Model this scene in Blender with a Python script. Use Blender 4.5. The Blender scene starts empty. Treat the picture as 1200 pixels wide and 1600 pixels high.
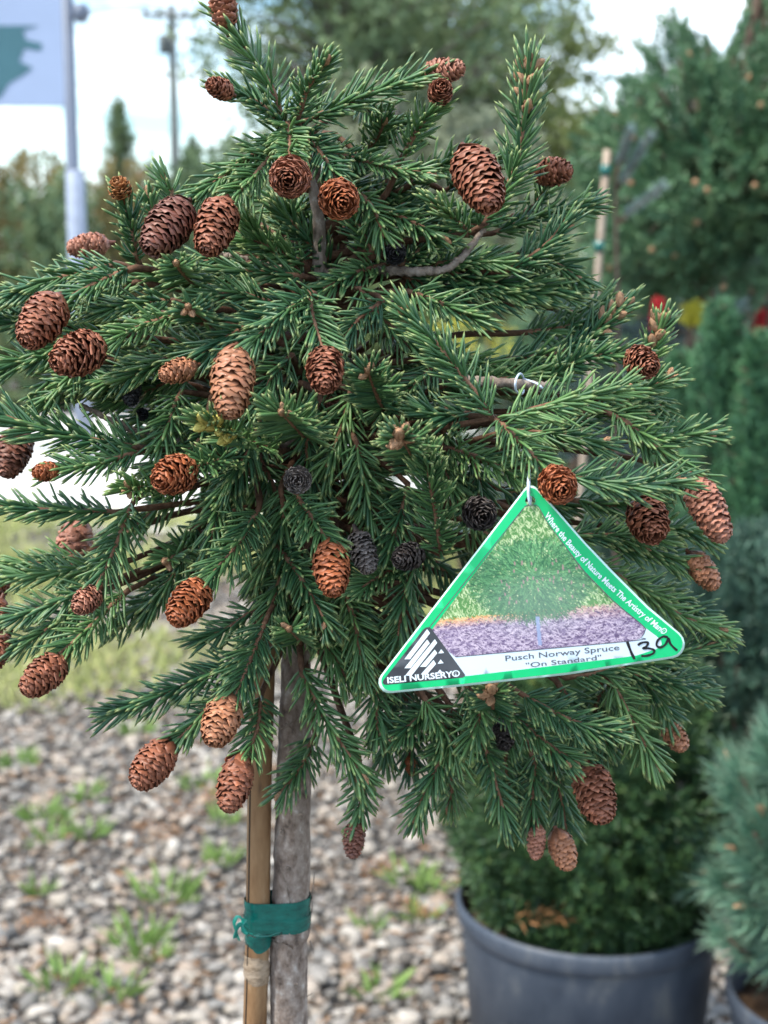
import bpy, bmesh, math, random
import numpy as np
from mathutils import Vector, Matrix, geometry

# ------------------------------------------------------------------ camera, sky, sun, exposure
SC = bpy.context.scene
COL = SC.collection
CAM_H = 1.25
PITCH = math.radians(9.77)
FPX = 800.0 / math.tan(math.radians(19.0))          # focal length in photo pixels (1200 x 1600)
cam_d = bpy.data.cameras.new('camera')
cam_d.sensor_fit = 'VERTICAL'
cam_d.sensor_height = 36.0
cam_d.lens = 18.0 / math.tan(math.radians(19.0))
cam_d.clip_start = 0.02
cam_d.clip_end = 2000
cam_d.dof.use_dof = True
cam_d.dof.focus_distance = 0.535
cam_d.dof.aperture_fstop = 15.0
cam = bpy.data.objects.new('camera', cam_d)
COL.objects.link(cam)
cam.location = (0, 0, CAM_H)
cam.rotation_euler = (math.pi / 2 - PITCH, 0, 0)
SC.camera = cam

SUN_EL, SUN_AZ = math.radians(58), math.radians(-118)   # azimuth: 0 = +Y, clockwise; light from the left, behind the camera
world = bpy.data.worlds.new('World')
SC.world = world
world.use_nodes = True
wn, wl = world.node_tree.nodes, world.node_tree.links
wn.clear()
w_out = wn.new('ShaderNodeOutputWorld')
w_bg = wn.new('ShaderNodeBackground')
w_sky = wn.new('ShaderNodeTexSky')
w_sky.sky_type = 'NISHITA'
w_sky.sun_disc = False
w_sky.sun_elevation = SUN_EL
w_sky.sun_rotation = SUN_AZ
w_sky.air_density = 1.2
w_sky.dust_density = 0.8
w_co = wn.new('ShaderNodeTexCoord')
w_map = wn.new('ShaderNodeMapping')
w_map.inputs['Scale'].default_value = (1, 1, 2.4)
w_map.inputs['Location'].default_value = (0.35, 0.1, 0.2)
w_noise = wn.new('ShaderNodeTexNoise')
w_noise.inputs['Scale'].default_value = 3.2
w_noise.inputs['Detail'].default_value = 6
w_noise.inputs['Roughness'].default_value = 0.55
w_ramp = wn.new('ShaderNodeValToRGB')
w_ramp.color_ramp.elements[0].position = 0.46
w_ramp.color_ramp.elements[1].position = 0.64
w_mix = wn.new('ShaderNodeMixRGB')
w_mix.inputs['Color2'].default_value = (9.5, 9.9, 10.3, 1)
wl.new(w_co.outputs['Generated'], w_map.inputs['Vector'])
wl.new(w_map.outputs['Vector'], w_noise.inputs['Vector'])
wl.new(w_noise.outputs['Fac'], w_ramp.inputs['Fac'])
wl.new(w_ramp.outputs['Color'], w_mix.inputs['Fac'])
w_tint = wn.new('ShaderNodeMixRGB')
w_tint.blend_type = 'MULTIPLY'
w_tint.inputs['Fac'].default_value = 1
w_tint.inputs['Color2'].default_value = (0.62, 0.80, 0.92, 1)
wl.new(w_sky.outputs['Color'], w_tint.inputs['Color1'])
wl.new(w_tint.outputs['Color'], w_mix.inputs['Color1'])
wl.new(w_mix.outputs['Color'], w_bg.inputs['Color'])
wl.new(w_bg.outputs['Background'], w_out.inputs['Surface'])
w_bg.inputs['Strength'].default_value = 0.135

sun_d = bpy.data.lights.new('sun', 'SUN')
sun_d.energy = 2.5
sun_d.angle = math.radians(10)
sun_d.color = (1.0, 0.93, 0.80)
sun = bpy.data.objects.new('sun', sun_d)
COL.objects.link(sun)
sd = Vector((math.sin(SUN_AZ) * math.cos(SUN_EL), math.cos(SUN_AZ) * math.cos(SUN_EL), math.sin(SUN_EL)))
sun.rotation_euler = sd.to_track_quat('Z', 'Y').to_euler()
sun.location = (0, 0, 6)

SC.view_settings.view_transform = 'Standard'
SC.view_settings.look = 'None'
SC.view_settings.exposure = 1.27
SC.view_settings.gamma = 1.0
SC.view_settings.use_curve_mapping = False
SC.render.engine = 'CYCLES'
SC.cycles.use_denoising = True
SC.cycles.max_bounces = 6
SC.cycles.transparent_max_bounces = 8

# ------------------------------------------------------------------ helpers
random.seed(7)
RNG = np.random.default_rng(7)
CP, SP = math.cos(PITCH), math.sin(PITCH)
CAMV = np.array([0, 0, CAM_H])
Y0 = 0.58                                            # distance of the staked tree's trunk plane


def ray(px, py):
    a, b = (px - 600.0) / FPX, (800.0 - py) / FPX
    return np.array([a, CP + b * SP, -SP + b * CP])


def at(px, py, Y):
    """world point seen at a photo pixel, standing at ground distance Y"""
    r = ray(px, py)
    return CAMV + r * (Y / r[1])


def tp(px, py, dy=0.0):
    """point of the staked tree: pixel plus offset (cm) from the trunk plane, negative = towards the viewer"""
    return at(px, py, Y0 + dy * 0.01)


def gnd(px, py):
    r = ray(px, py)
    return CAMV + r * (-CAM_H / r[2])


MPX = 0.58 / FPX                                     # metres per photo pixel at the tree


def unit(v):
    v = np.asarray(v, float)
    n = np.linalg.norm(v, axis=-1, keepdims=True)
    return v / np.maximum(n, 1e-12)


def mk_mesh(name, V, faces=None, quads=None, tris=None, smooth=True, attrs=None, fcol=None):
    V = np.asarray(V, np.float32).reshape(-1, 3)
    me = bpy.data.meshes.new(name)
    parts, tot = [], []
    if faces is not None:
        for f in faces:
            parts.append(np.asarray(f, np.int32)); tot.append(len(f))
        loops = np.concatenate(parts) if parts else np.zeros(0, np.int32)
        tot = np.asarray(tot, np.int32)
    else:
        ls, ts = [], []
        if quads is not None and len(quads):
            q = np.asarray(quads, np.int32).reshape(-1, 4); ls.append(q.ravel()); ts.append(np.full(len(q), 4, np.int32))
        if tris is not None and len(tris):
            t = np.asarray(tris, np.int32).reshape(-1, 3); ls.append(t.ravel()); ts.append(np.full(len(t), 3, np.int32))
        loops = np.concatenate(ls); tot = np.concatenate(ts)
    me.vertices.add(len(V)); me.vertices.foreach_set('co', V.ravel())
    me.loops.add(len(loops)); me.loops.foreach_set('vertex_index', loops)
    me.polygons.add(len(tot))
    st = np.zeros(len(tot), np.int32); st[1:] = np.cumsum(tot)[:-1]
    me.polygons.foreach_set('loop_start', st)
    me.polygons.foreach_set('loop_total', tot)
    me.polygons.foreach_set('use_smooth', np.full(len(tot), smooth, bool))
    me.update(calc_edges=True)
    for k, a in (attrs or {}).items():
        at_ = me.attributes.new(k, 'FLOAT', 'POINT')
        at_.data.foreach_set('value', np.asarray(a, np.float32))
    if fcol is not None:
        at_ = me.attributes.new('Col', 'FLOAT_COLOR', 'POINT')
        at_.data.foreach_set('color', np.asarray(fcol, np.float32).ravel())
    me.validate()
    return me


def obj(name, me, mat=None, parent=None, color=None, kind=None):
    o = bpy.data.objects.new(name, me)
    COL.objects.link(o)
    if mat is not None and me is not None and len(me.materials) == 0:
        me.materials.append(mat)
    if parent is not None:
        o.parent = parent
        if parent.type == 'EMPTY':
            o.matrix_parent_inverse = Matrix.Translation(-Vector(parent.location))
    if color is not None:
        o.color = (*color, 1.0)
    if kind:
        o['kind'] = kind
    return o


def tag(o, label, cat, group=None):
    o['label'] = label
    o['category'] = cat
    if group:
        o['group'] = group
    return o


def thing(name, loc, label, cat, group=None):
    o = bpy.data.objects.new(name, None)
    COL.objects.link(o)
    o.location = tuple(float(v) for v in loc)
    o.empty_display_size = 0.05
    return tag(o, label, cat, group)


class MB:
    """collects pieces into one mesh"""
    def __init__(self):
        self.v, self.f, self.n, self.c = [], [], 0, []

    def add(self, V, F, c=0.5):
        V = np.asarray(V, float).reshape(-1, 3)
        self.v.append(V)
        self.f += [tuple(int(i) + self.n for i in f) for f in F]
        self.c.append(np.full(len(V), c))
        self.n += len(V)
        return self

    def box(self, lo, hi, c=0.5):
        (a, b, d), (e, f, g) = lo, hi
        V = [(a, b, d), (e, b, d), (e, f, d), (a, f, d), (a, b, g), (e, b, g), (e, f, g), (a, f, g)]
        return self.add(V, [(0, 3, 2, 1), (4, 5, 6, 7), (0, 1, 5, 4), (1, 2, 6, 5), (2, 3, 7, 6), (3, 0, 4, 7)], c)

    def tube(self, P, R, n=8, c=0.5, cap=True):
        V, F = tube(P, R, n, cap)
        return self.add(V, F, c)

    def mesh(self, name, smooth=True):
        return mk_mesh(name, np.concatenate(self.v), faces=self.f, smooth=smooth, attrs={'rnd': np.concatenate(self.c)})


def tube(P, R, n=8, cap=True, jitter=None):
    P = np.asarray(P, float)
    m = len(P)
    R = np.broadcast_to(np.asarray(R, float), (m,))
    T = np.gradient(P, axis=0)
    T = unit(T)
    ref = np.array([0, 0, 1.0]) if abs(T[0][2]) < 0.9 else np.array([0, 1.0, 0])
    u = unit(np.cross(T[0], ref))
    V = []
    ang = np.linspace(0, 2 * math.pi, n, endpoint=False)
    for i in range(m):
        u = unit(u - T[i] * np.dot(u, T[i]))
        w = np.cross(T[i], u)
        r = R[i] * (np.ones(n) if jitter is None else jitter[i])
        V.append(P[i] + (np.cos(ang) * r)[:, None] * u + (np.sin(ang) * r)[:, None] * w)
    V = np.concatenate(V)
    F = []
    for i in range(m - 1):
        for j in range(n):
            k = (j + 1) % n
            F.append((i * n + j, i * n + k, (i + 1) * n + k, (i + 1) * n + j))
    if cap:
        F.append(tuple(range(n - 1, -1, -1)))
        F.append(tuple((m - 1) * n + j for j in range(n)))
    return V, F


def smooth_path(pts, n):
    """Catmull-Rom through the points"""
    P = np.asarray(pts, float)
    if len(P) == 2:
        t = np.linspace(0, 1, n)[:, None]
        return P[0] * (1 - t) + P[1] * t
    Q = np.vstack([2 * P[0] - P[1], P, 2 * P[-1] - P[-2]])
    d = np.concatenate([[0], np.cumsum(np.linalg.norm(np.diff(P, axis=0), axis=1))])
    out = []
    for s in np.linspace(0, d[-1], n):
        i = min(max(int(np.searchsorted(d, s, side='right')) - 1, 0), len(P) - 2)
        t = (s - d[i]) / max(d[i + 1] - d[i], 1e-9)
        a, b, c, e = Q[i], Q[i + 1], Q[i + 2], Q[i + 3]
        out.append(0.5 * ((2 * b) + (-a + c) * t + (2 * a - 5 * b + 4 * c - e) * t * t + (-a + 3 * b - 3 * c + e) * t ** 3))
    return np.array(out)


def lathe(prof, n=48, c=(0, 0, 0)):
    V, F = [], []
    m = len(prof)
    for (r, z) in prof:
        for j in range(n):
            a = 2 * math.pi * j / n
            V.append((c[0] + r * math.cos(a), c[1] + r * math.sin(a), c[2] + z))
    for i in range(m - 1):
        for j in range(n):
            k = (j + 1) % n
            F.append((i * n + j, i * n + k, (i + 1) * n + k, (i + 1) * n + j))
    return V, F


# ------------------------------------------------------------------ materials
def new_mat(name):
    m = bpy.data.materials.new(name)
    m.use_nodes = True
    nt = m.node_tree
    b = nt.nodes['Principled BSDF']
    return m, nt, b


def mat_noise(name, cols, scale=20, detail=6, rough=0.7, bump=0.0, bscale=None, stretch=(1, 1, 1), spec=0.3, coords='Object', objcol=False, attr=None):
    m, nt, b = new_mat(name)
    N, L = nt.nodes, nt.links
    tc = N.new('ShaderNodeTexCoord')
    mp = N.new('ShaderNodeMapping')
    mp.inputs['Scale'].default_value = stretch
    no = N.new('ShaderNodeTexNoise')
    no.inputs['Scale'].default_value = scale
    no.inputs['Detail'].default_value = detail
    no.inputs['Roughness'].default_value = 0.62
    rp = N.new('ShaderNodeValToRGB')
    els = rp.color_ramp.elements
    k = len(cols)
    for i, c in enumerate(cols):
        p = 0.28 + 0.44 * i / max(k - 1, 1)
        e = els[i] if i < 2 else els.new(p)
        e.position = p
        e.color = (*c, 1)
    L.new(tc.outputs[coords], mp.inputs['Vector'])
    L.new(mp.outputs['Vector'], no.inputs['Vector'])
    L.new(no.outputs['Fac'], rp.inputs['Fac'])
    src = rp.outputs['Color']
    if attr:
        a = N.new('ShaderNodeAttribute'); a.attribute_name = attr
        mr = N.new('ShaderNodeMapRange'); mr.inputs['To Min'].default_value = 0.55; mr.inputs['To Max'].default_value = 1.45
        L.new(a.outputs['Fac'], mr.inputs['Value'])
        mm = N.new('ShaderNodeVectorMath'); mm.operation = 'SCALE'
        L.new(src, mm.inputs[0]); L.new(mr.outputs['Result'], mm.inputs['Scale'])
        src = mm.outputs['Vector']
    if objcol:
        oi = N.new('ShaderNodeObjectInfo')
        mx = N.new('ShaderNodeMixRGB'); mx.blend_type = 'MULTIPLY'; mx.inputs['Fac'].default_value = 1
        L.new(src, mx.inputs['Color1']); L.new(oi.outputs['Color'], mx.inputs['Color2'])
        src = mx.outputs['Color']
    L.new(src, b.inputs['Base Color'])
    b.inputs['Roughness'].default_value = rough
    b.inputs['Specular IOR Level'].default_value = spec
    if bump:
        n2 = N.new('ShaderNodeTexNoise')
        n2.inputs['Scale'].default_value = bscale or scale * 2
        n2.inputs['Detail'].default_value = 5
        L.new(mp.outputs['Vector'], n2.inputs['Vector'])
        bp = N.new('ShaderNodeBump')
        bp.inputs['Strength'].default_value = bump
        bp.inputs['Distance'].default_value = 0.4 / (bscale or scale * 2)
        L.new(n2.outputs['Fac'], bp.inputs['Height'])
        L.new(bp.outputs['Normal'], b.inputs['Normal'])
    return m


def mat_leaf(name, c1, c2, tip, tipfac=0.6, rough=0.45, spec=0.5, trans=0.0, tip0=0.75, c3=None):
    """foliage: per-leaf colour from attribute rnd, tip colour from attribute t"""
    m, nt, b = new_mat(name)
    N, L = nt.nodes, nt.links
    a = N.new('ShaderNodeAttribute'); a.attribute_name = 'rnd'
    rp = N.new('ShaderNodeValToRGB')
    rp.color_ramp.elements[0].color = (*c1, 1)
    rp.color_ramp.elements[1].color = (*c2, 1)
    if c3:
        rp.color_ramp.elements[1].position = 0.85
        e = rp.color_ramp.elements.new(1.0); e.color = (*c3, 1)
    L.new(a.outputs['Fac'], rp.inputs['Fac'])
    t = N.new('ShaderNodeAttribute'); t.attribute_name = 't'
    mr = N.new('ShaderNodeMapRange')
    mr.inputs['From Min'].default_value = tip0
    mr.inputs['To Max'].default_value = tipfac
    L.new(t.outputs['Fac'], mr.inputs['Value'])
    mx = N.new('ShaderNodeMixRGB')
    mx.inputs['Color2'].default_value = (*tip, 1)
    L.new(mr.outputs['Result'], mx.inputs['Fac'])
    L.new(rp.outputs['Color'], mx.inputs['Color1'])
    L.new(mx.outputs['Color'], b.inputs['Base Color'])
    b.inputs['Roughness'].default_value = rough
    b.inputs['Specular IOR Level'].default_value = spec
    if trans:
        tr = N.new('ShaderNodeBsdfTranslucent')
        L.new(mx.outputs['Color'], tr.inputs['Color'])
        ms = N.new('ShaderNodeMixShader')
        ms.inputs['Fac'].default_value = trans
        L.new(b.outputs['BSDF'], ms.inputs[1]); L.new(tr.outputs['BSDF'], ms.inputs[2])
        L.new(ms.outputs['Shader'], N['Material Output'].inputs['Surface'])
    return m


def mat_plain(name, c, rough=0.6, spec=0.4, var=0.15, scale=15, **k):
    return mat_noise(name, [tuple(x * (1 - var) for x in c), tuple(min(1, x * (1 + var)) for x in c)], scale=scale, rough=rough, spec=spec, **k)


M = {}
M['needle'] = mat_leaf('spruce_needle', (0.033, 0.104, 0.045), (0.130, 0.250, 0.076), (0.44, 0.47, 0.17), 0.66, 0.42, 0.5, trans=0.08, tip0=0.78)
M['needle_yellow'] = mat_leaf('spruce_needle_young', (0.060, 0.150, 0.055), (0.105, 0.210, 0.070), (0.36, 0.42, 0.15), 0.75, 0.40, 0.5, trans=0.08)
M['twig'] = mat_noise('twig_bark', [(0.085, 0.038, 0.022), (0.19, 0.095, 0.055), (0.28, 0.165, 0.10)], 420, 4, 0.8, 0.8, 600, attr='rnd')
M['limb'] = mat_noise('limb_bark', [(0.06, 0.045, 0.038), (0.20, 0.155, 0.125), (0.34, 0.29, 0.25)], 260, 6, 0.85, 0.8, 400)
M['trunk'] = mat_noise('trunk_bark', [(0.06, 0.043, 0.034), (0.19, 0.142, 0.115), (0.29, 0.235, 0.20), (0.50, 0.45, 0.41)], 230, 10, 0.85, 0.9, 420, stretch=(1, 1, 0.7))
M['bamboo'] = mat_noise('bamboo_cane', [(0.055, 0.030, 0.016), (0.21, 0.112, 0.050), (0.27, 0.155, 0.075), (0.36, 0.24, 0.14)], 130, 10, 0.5, 0.3, 300, stretch=(1, 1, 0.28), spec=0.4)
M['bamboo_node'] = mat_noise('bamboo_node_bark', [(0.13, 0.085, 0.05), (0.34, 0.25, 0.17), (0.42, 0.33, 0.25)], 160, 7, 0.7, 0.6, 400, stretch=(1, 1, 2))
M['bud'] = mat_noise('bud_scales', [(0.20, 0.085, 0.04), (0.40, 0.22, 0.12), (0.55, 0.38, 0.25)], 500, 3, 0.7, 0.4, 900)
M['bud_green'] = mat_noise('opening_bud', [(0.16, 0.20, 0.04), (0.50, 0.45, 0.12), (0.55, 0.28, 0.06)], 330, 3, 0.6)


def cone_mat():
    m, nt, b = new_mat('cone_scale')
    N, L = nt.nodes, nt.links
    oi = N.new('ShaderNodeObjectInfo')
    t = N.new('ShaderNodeAttribute'); t.attribute_name = 't'
    r = N.new('ShaderNodeAttribute'); r.attribute_name = 'rnd'
    rp = N.new('ShaderNodeValToRGB')
    e = rp.color_ramp.elements
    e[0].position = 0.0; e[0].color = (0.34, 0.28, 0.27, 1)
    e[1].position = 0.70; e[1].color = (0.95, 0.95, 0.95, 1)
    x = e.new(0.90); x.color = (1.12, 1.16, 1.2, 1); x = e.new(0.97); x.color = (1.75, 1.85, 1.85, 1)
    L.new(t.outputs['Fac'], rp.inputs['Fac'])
    tc = N.new('ShaderNodeTexCoord')
    no = N.new('ShaderNodeTexNoise'); no.inputs['Scale'].default_value = 700; no.inputs['Detail'].default_value = 4
    L.new(tc.outputs['Object'], no.inputs['Vector'])
    mr = N.new('ShaderNodeMapRange'); mr.inputs['To Min'].default_value = 0.72; mr.inputs['To Max'].default_value = 1.3
    L.new(no.outputs['Fac'], mr.inputs['Value'])
    mr2 = N.new('ShaderNodeMapRange'); mr2.inputs['To Min'].default_value = 0.75; mr2.inputs['To Max'].default_value = 1.25
    L.new(r.outputs['Fac'], mr2.inputs['Value'])
    mu = N.new('ShaderNodeMath'); mu.operation = 'MULTIPLY'
    L.new(mr.outputs['Result'], mu.inputs[0]); L.new(mr2.outputs['Result'], mu.inputs[1])
    mx = N.new('ShaderNodeMixRGB'); mx.blend_type = 'MULTIPLY'; mx.inputs['Fac'].default_value = 1
    L.new(rp.outputs['Color'], mx.inputs['Color1']); L.new(oi.outputs['Color'], mx.inputs['Color2'])
    sc = N.new('ShaderNodeVectorMath'); sc.operation = 'SCALE'
    L.new(mx.outputs['Color'], sc.inputs[0]); L.new(mu.outputs['Value'], sc.inputs['Scale'])
    L.new(sc.outputs['Vector'], b.inputs['Base Color'])
    b.inputs['Roughness'].default_value = 0.48
    b.inputs['Specular IOR Level'].default_value = 0.4
    return m


M['cone'] = cone_mat()

# ------------------------------------------------------------------ ground
def mat_ground():
    """trodden gravel beyond the modelled stones: small stone cells with dark joints over soil"""
    m, nt, b = new_mat('gravelly_soil')
    N, L = nt.nodes, nt.links
    tc = N.new('ShaderNodeTexCoord')
    vo = N.new('ShaderNodeTexVoronoi'); vo.inputs['Scale'].default_value = 48
    ve = N.new('ShaderNodeTexVoronoi'); ve.feature = 'DISTANCE_TO_EDGE'; ve.inputs['Scale'].default_value = 48
    no = N.new('ShaderNodeTexNoise'); no.inputs['Scale'].default_value = 3; no.inputs['Detail'].default_value = 8
    for n_ in (vo, ve, no):
        L.new(tc.outputs['Object'], n_.inputs['Vector'])
    sp_n = N.new('ShaderNodeSeparateColor')
    L.new(vo.outputs['Color'], sp_n.inputs['Color'])
    rp = N.new('ShaderNodeValToRGB')
    e = rp.color_ramp.elements
    for i, (p, c) in enumerate([(0, (0.07, 0.065, 0.06)), (0.4, (0.17, 0.155, 0.14)), (0.7, (0.25, 0.21, 0.175)), (1, (0.36, 0.335, 0.31))]):
        x = e[i] if i < 2 else e.new(p)
        x.position = p; x.color = (*c, 1)
    L.new(sp_n.outputs['Red'], rp.inputs['Fac'])
    mr = N.new('ShaderNodeMapRange'); mr.inputs['From Max'].default_value = 0.16
    L.new(ve.outputs['Distance'], mr.inputs['Value'])
    soil = N.new('ShaderNodeValToRGB')
    soil.color_ramp.elements[0].color = (0.035, 0.027, 0.021, 1); soil.color_ramp.elements[1].color = (0.12, 0.10, 0.08, 1)
    L.new(no.outputs['Fac'], soil.inputs['Fac'])
    mx = N.new('ShaderNodeMixRGB')
    L.new(mr.outputs['Result'], mx.inputs['Fac']); L.new(soil.outputs['Color'], mx.inputs['Color1']); L.new(rp.outputs['Color'], mx.inputs['Color2'])
    L.new(mx.outputs['Color'], b.inputs['Base Color'])
    b.inputs['Roughness'].default_value = 0.95
    bp = N.new('ShaderNodeBump'); bp.inputs['Distance'].default_value = 0.01
    L.new(mr.outputs['Result'], bp.inputs['Height']); L.new(bp.outputs['Normal'], b.inputs['Normal'])
    return m


M['ground'] = mat_ground()
g = mk_mesh('ground', [(-400, -60, 0), (400, -60, 0), (400, 900, 0), (-400, 900, 0)], faces=[(0, 1, 2, 3)], smooth=False)
obj('ground', g, M['ground'], kind='structure')

M['drive'] = mat_noise('pale_drive', [(0.34, 0.32, 0.29), (0.50, 0.48, 0.45), (0.62, 0.60, 0.57)], 9, 10, 0.9)
dv = [(-30, 7.2, 0.006), (-9, 6.6, 0.006), (-3, 6.9, 0.006), (3, 6.3, 0.006), (12, 7.0, 0.006), (30, 7.0, 0.006), (30, 11.8, 0.006), (6, 11.6, 0.006), (-3, 11.9, 0.006), (-12, 11.6, 0.006), (-30, 11.8, 0.006)]
obj('gravel_drive', mk_mesh('gravel_drive', dv, faces=[tuple(range(len(dv)))], smooth=False), M['drive'], kind='structure')


def ico(sub):
    bm = bmesh.new()
    bmesh.ops.create_icosphere(bm, subdivisions=sub, radius=1)
    V = np.array([v.co[:] for v in bm.verts]); F = np.array([[v.index for v in f.verts] for f in bm.faces])
    bm.free()
    return V, F


def gravel():
    # pebbles piled over the visible yard: dense and detailed near, coarser far
    spec = [(2, 1.9, 2.62, 4000), (1, 2.62, 5.2, 16000), (1, 5.2, 7.2, 4500)]
    Vs, Fs, C, n = [], [], [], 0
    for sub, ya, yb, k in spec:
        bv, bf = ico(sub)
        u = RNG.random(k)
        y = np.sqrt(ya ** 2 + u * (yb ** 2 - ya ** 2))
        xw = 0.30 * y + 0.35
        x = (RNG.random(k) * 2 - 1) * xw - 0.12
        s = np.clip(RNG.lognormal(math.log(0.0090), 0.45, k), 0.004, 0.025) * (1 + 0.06 * (y - 2))
        sc = s[:, None] * np.stack([1 + 0.45 * RNG.random(k), 0.8 + 0.35 * RNG.random(k), 0.5 + 0.3 * RNG.random(k)], 1)
        P = np.stack([x, y, s * 0.22 + 0.010 * RNG.random(k)], 1)
        ang = RNG.random(k) * 6.283
        lump = 1 + 0.24 * (RNG.random((k, len(bv))) - 0.5) * (1.0 if sub == 2 else 1.3)
        # facet: low-frequency dents
        ax = unit(RNG.normal(size=(k, 3, 3)))
        for q in range(3):
            dt = np.einsum('vj,kj->kv', bv, ax[:, q])
            lump -= np.maximum(dt - 0.50, 0) * 0.9
        V = bv[None] * lump[..., None] * sc[:, None, :]
        tl = (RNG.random(k) - 0.5) * 0.9
        c, s_ = np.cos(tl)[:, None], np.sin(tl)[:, None]
        vy, vz = V[..., 1] * c - V[..., 2] * s_, V[..., 1] * s_ + V[..., 2] * c
        c, s_ = np.cos(ang)[:, None], np.sin(ang)[:, None]
        V = np.stack([V[..., 0] * c - vy * s_, V[..., 0] * s_ + vy * c, vz], -1) + P[:, None]
        F = bf[None] + (np.arange(k) * len(bv))[:, None, None] + n
        Vs.append(V.reshape(-1, 3)); Fs.append(F.reshape(-1, 3)); C.append(np.repeat(RNG.random(k), len(bv)))
        n += k * len(bv)
    return mk_mesh('gravel', np.concatenate(Vs), tris=np.concatenate(Fs), attrs={'rnd': np.concatenate(C)})


def mat_gravel():
    m, nt, b = new_mat('gravel_stone')
    N, L = nt.nodes, nt.links
    a = N.new('ShaderNodeAttribute'); a.attribute_name = 'rnd'
    rp = N.new('ShaderNodeValToRGB')
    rp.color_ramp.interpolation = 'LINEAR'
    cs = [(0.0, (0.12, 0.105, 0.09)), (0.15, (0.20, 0.19, 0.175)), (0.35, (0.28, 0.255, 0.225)), (0.5, (0.38, 0.33, 0.27)), (0.62, (0.30, 0.22, 0.16)),
          (0.75, (0.41, 0.38, 0.34)), (0.88, (0.36, 0.30, 0.245)), (1.0, (0.54, 0.50, 0.44))]
    e = rp.color_ramp.elements
    for i, (p, c) in enumerate(cs):
        x = e[i] if i < 2 else e.new(p)
        x.position = p; x.color = (*c, 1)
    L.new(a.outputs['Fac'], rp.inputs['Fac'])
    tc = N.new('ShaderNodeTexCoord')
    no = N.new('ShaderNodeTexNoise'); no.inputs['Scale'].default_value = 90; no.inputs['Detail'].default_value = 6
    L.new(tc.outputs['Object'], no.inputs['Vector'])
    mr = N.new('ShaderNodeMapRange'); mr.inputs['To Min'].default_value = 0.52; mr.inputs['To Max'].default_value = 1.28
    L.new(no.outputs['Fac'], mr.inputs['Value'])
    sc = N.new('ShaderNodeVectorMath'); sc.operation = 'SCALE'
    L.new(rp.outputs['Color'], sc.inputs[0]); L.new(mr.outputs['Result'], sc.inputs['Scale'])
    L.new(sc.outputs['Vector'], b.inputs['Base Color'])
    b.inputs['Roughness'].default_value = 0.8
    return m


M['gravel'] = mat_gravel()
gv = obj('gravel', gravel(), M['gravel'], kind='stuff')
tag(gv, 'grey and tan crushed stone gravel covering the nursery yard', 'gravel')


# ------------------------------------------------------------------ blades (leaves and needles of the background)
def blades(P, D, L, W, rnd, fold=0.0, curve=0.0):
    """diamond leaves: base, two sides, tip; returns V, tris, attrs"""
    P, D = np.asarray(P, float), unit(D)
    k = len(P)
    L = np.broadcast_to(L, (k,)); W = np.broadcast_to(W, (k,))
    up = unit(RNG.normal(size=(k, 3)))
    S = unit(np.cross(D, up)); Nn = np.cross(S, D)
    mid = P + D * (L * 0.5)[:, None] + Nn * (L * curve)[:, None]
    V = np.stack([P, mid + S * (W * 0.5)[:, None] + Nn * (W * fold)[:, None], P + D * L[:, None], mid - S * (W * 0.5)[:, None] + Nn * (W * fold)[:, None]], 1)
    i = np.arange(k)[:, None] * 4
    T = np.concatenate([i + np.array([[0, 1, 2]]), i + np.array([[0, 2, 3]])], 0)
    t = np.tile([0.0, 0.5, 1.0, 0.5], k)
    return V.reshape(-1, 3), T, {'t': t, 'rnd': np.repeat(rnd, 4)}


def leaf_mesh(name, P, D, L, W, rnd, fold=0.15, curve=0.0):
    V, T, A = blades(P, D, L, W, rnd, fold, curve)
    return mk_mesh(name, V, tris=T, attrs=A, smooth=False)


def brush(bases, dirs, lens, nper, nl, nw, ang0=60, ang1=25, rnd=None):
    """needle shoots: blades set round each straight shoot, leaning to its tip"""
    k = len(bases)
    b = np.repeat(bases, nper, 0); d = np.repeat(unit(dirs), nper, 0); ln = np.repeat(np.broadcast_to(lens, (k,)), nper)
    s = np.tile(np.linspace(0.02, 1, nper), k)
    ph = np.tile(np.arange(nper) * 2.39996, k) + np.repeat(RNG.random(k) * 6.28, nper)
    ref = unit(RNG.normal(size=(k, 3))); ref = np.repeat(ref, nper, 0)
    u = unit(np.cross(d, ref)); w = np.cross(d, u)
    th = np.radians(ang0 + (ang1 - ang0) * s ** 1.5) + RNG.normal(size=len(s)) * 0.12
    D = d * np.cos(th)[:, None] + (u * np.cos(ph)[:, None] + w * np.sin(ph)[:, None]) * np.sin(th)[:, None]
    P = b + d * (ln * s)[:, None]
    r = (np.repeat(rnd, nper) if rnd is not None else RNG.random(len(s)))
    r = np.clip(r + RNG.normal(size=len(s)) * 0.08, 0, 1)
    return P, D, nl * (0.8 + 0.4 * RNG.random(len(s))), np.full(len(s), nw), r


M['weed'] = mat_leaf('weed_leaf', (0.12, 0.22, 0.05), (0.24, 0.36, 0.10), (0.46, 0.50, 0.20), 0.4, 0.5, 0.3, trans=0.25, tip0=0.5)
M['dry_grass'] = mat_leaf('pale_grass', (0.30, 0.36, 0.11), (0.52, 0.52, 0.22), (0.62, 0.57, 0.30), 0.5, 0.7, 0.2, trans=0.2, tip0=0.5)
M['sprig'] = mat_leaf('dry_conifer_sprig', (0.30, 0.13, 0.05), (0.50, 0.24, 0.10), (0.55, 0.32, 0.15), 0.5, 0.7, 0.2)

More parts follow.
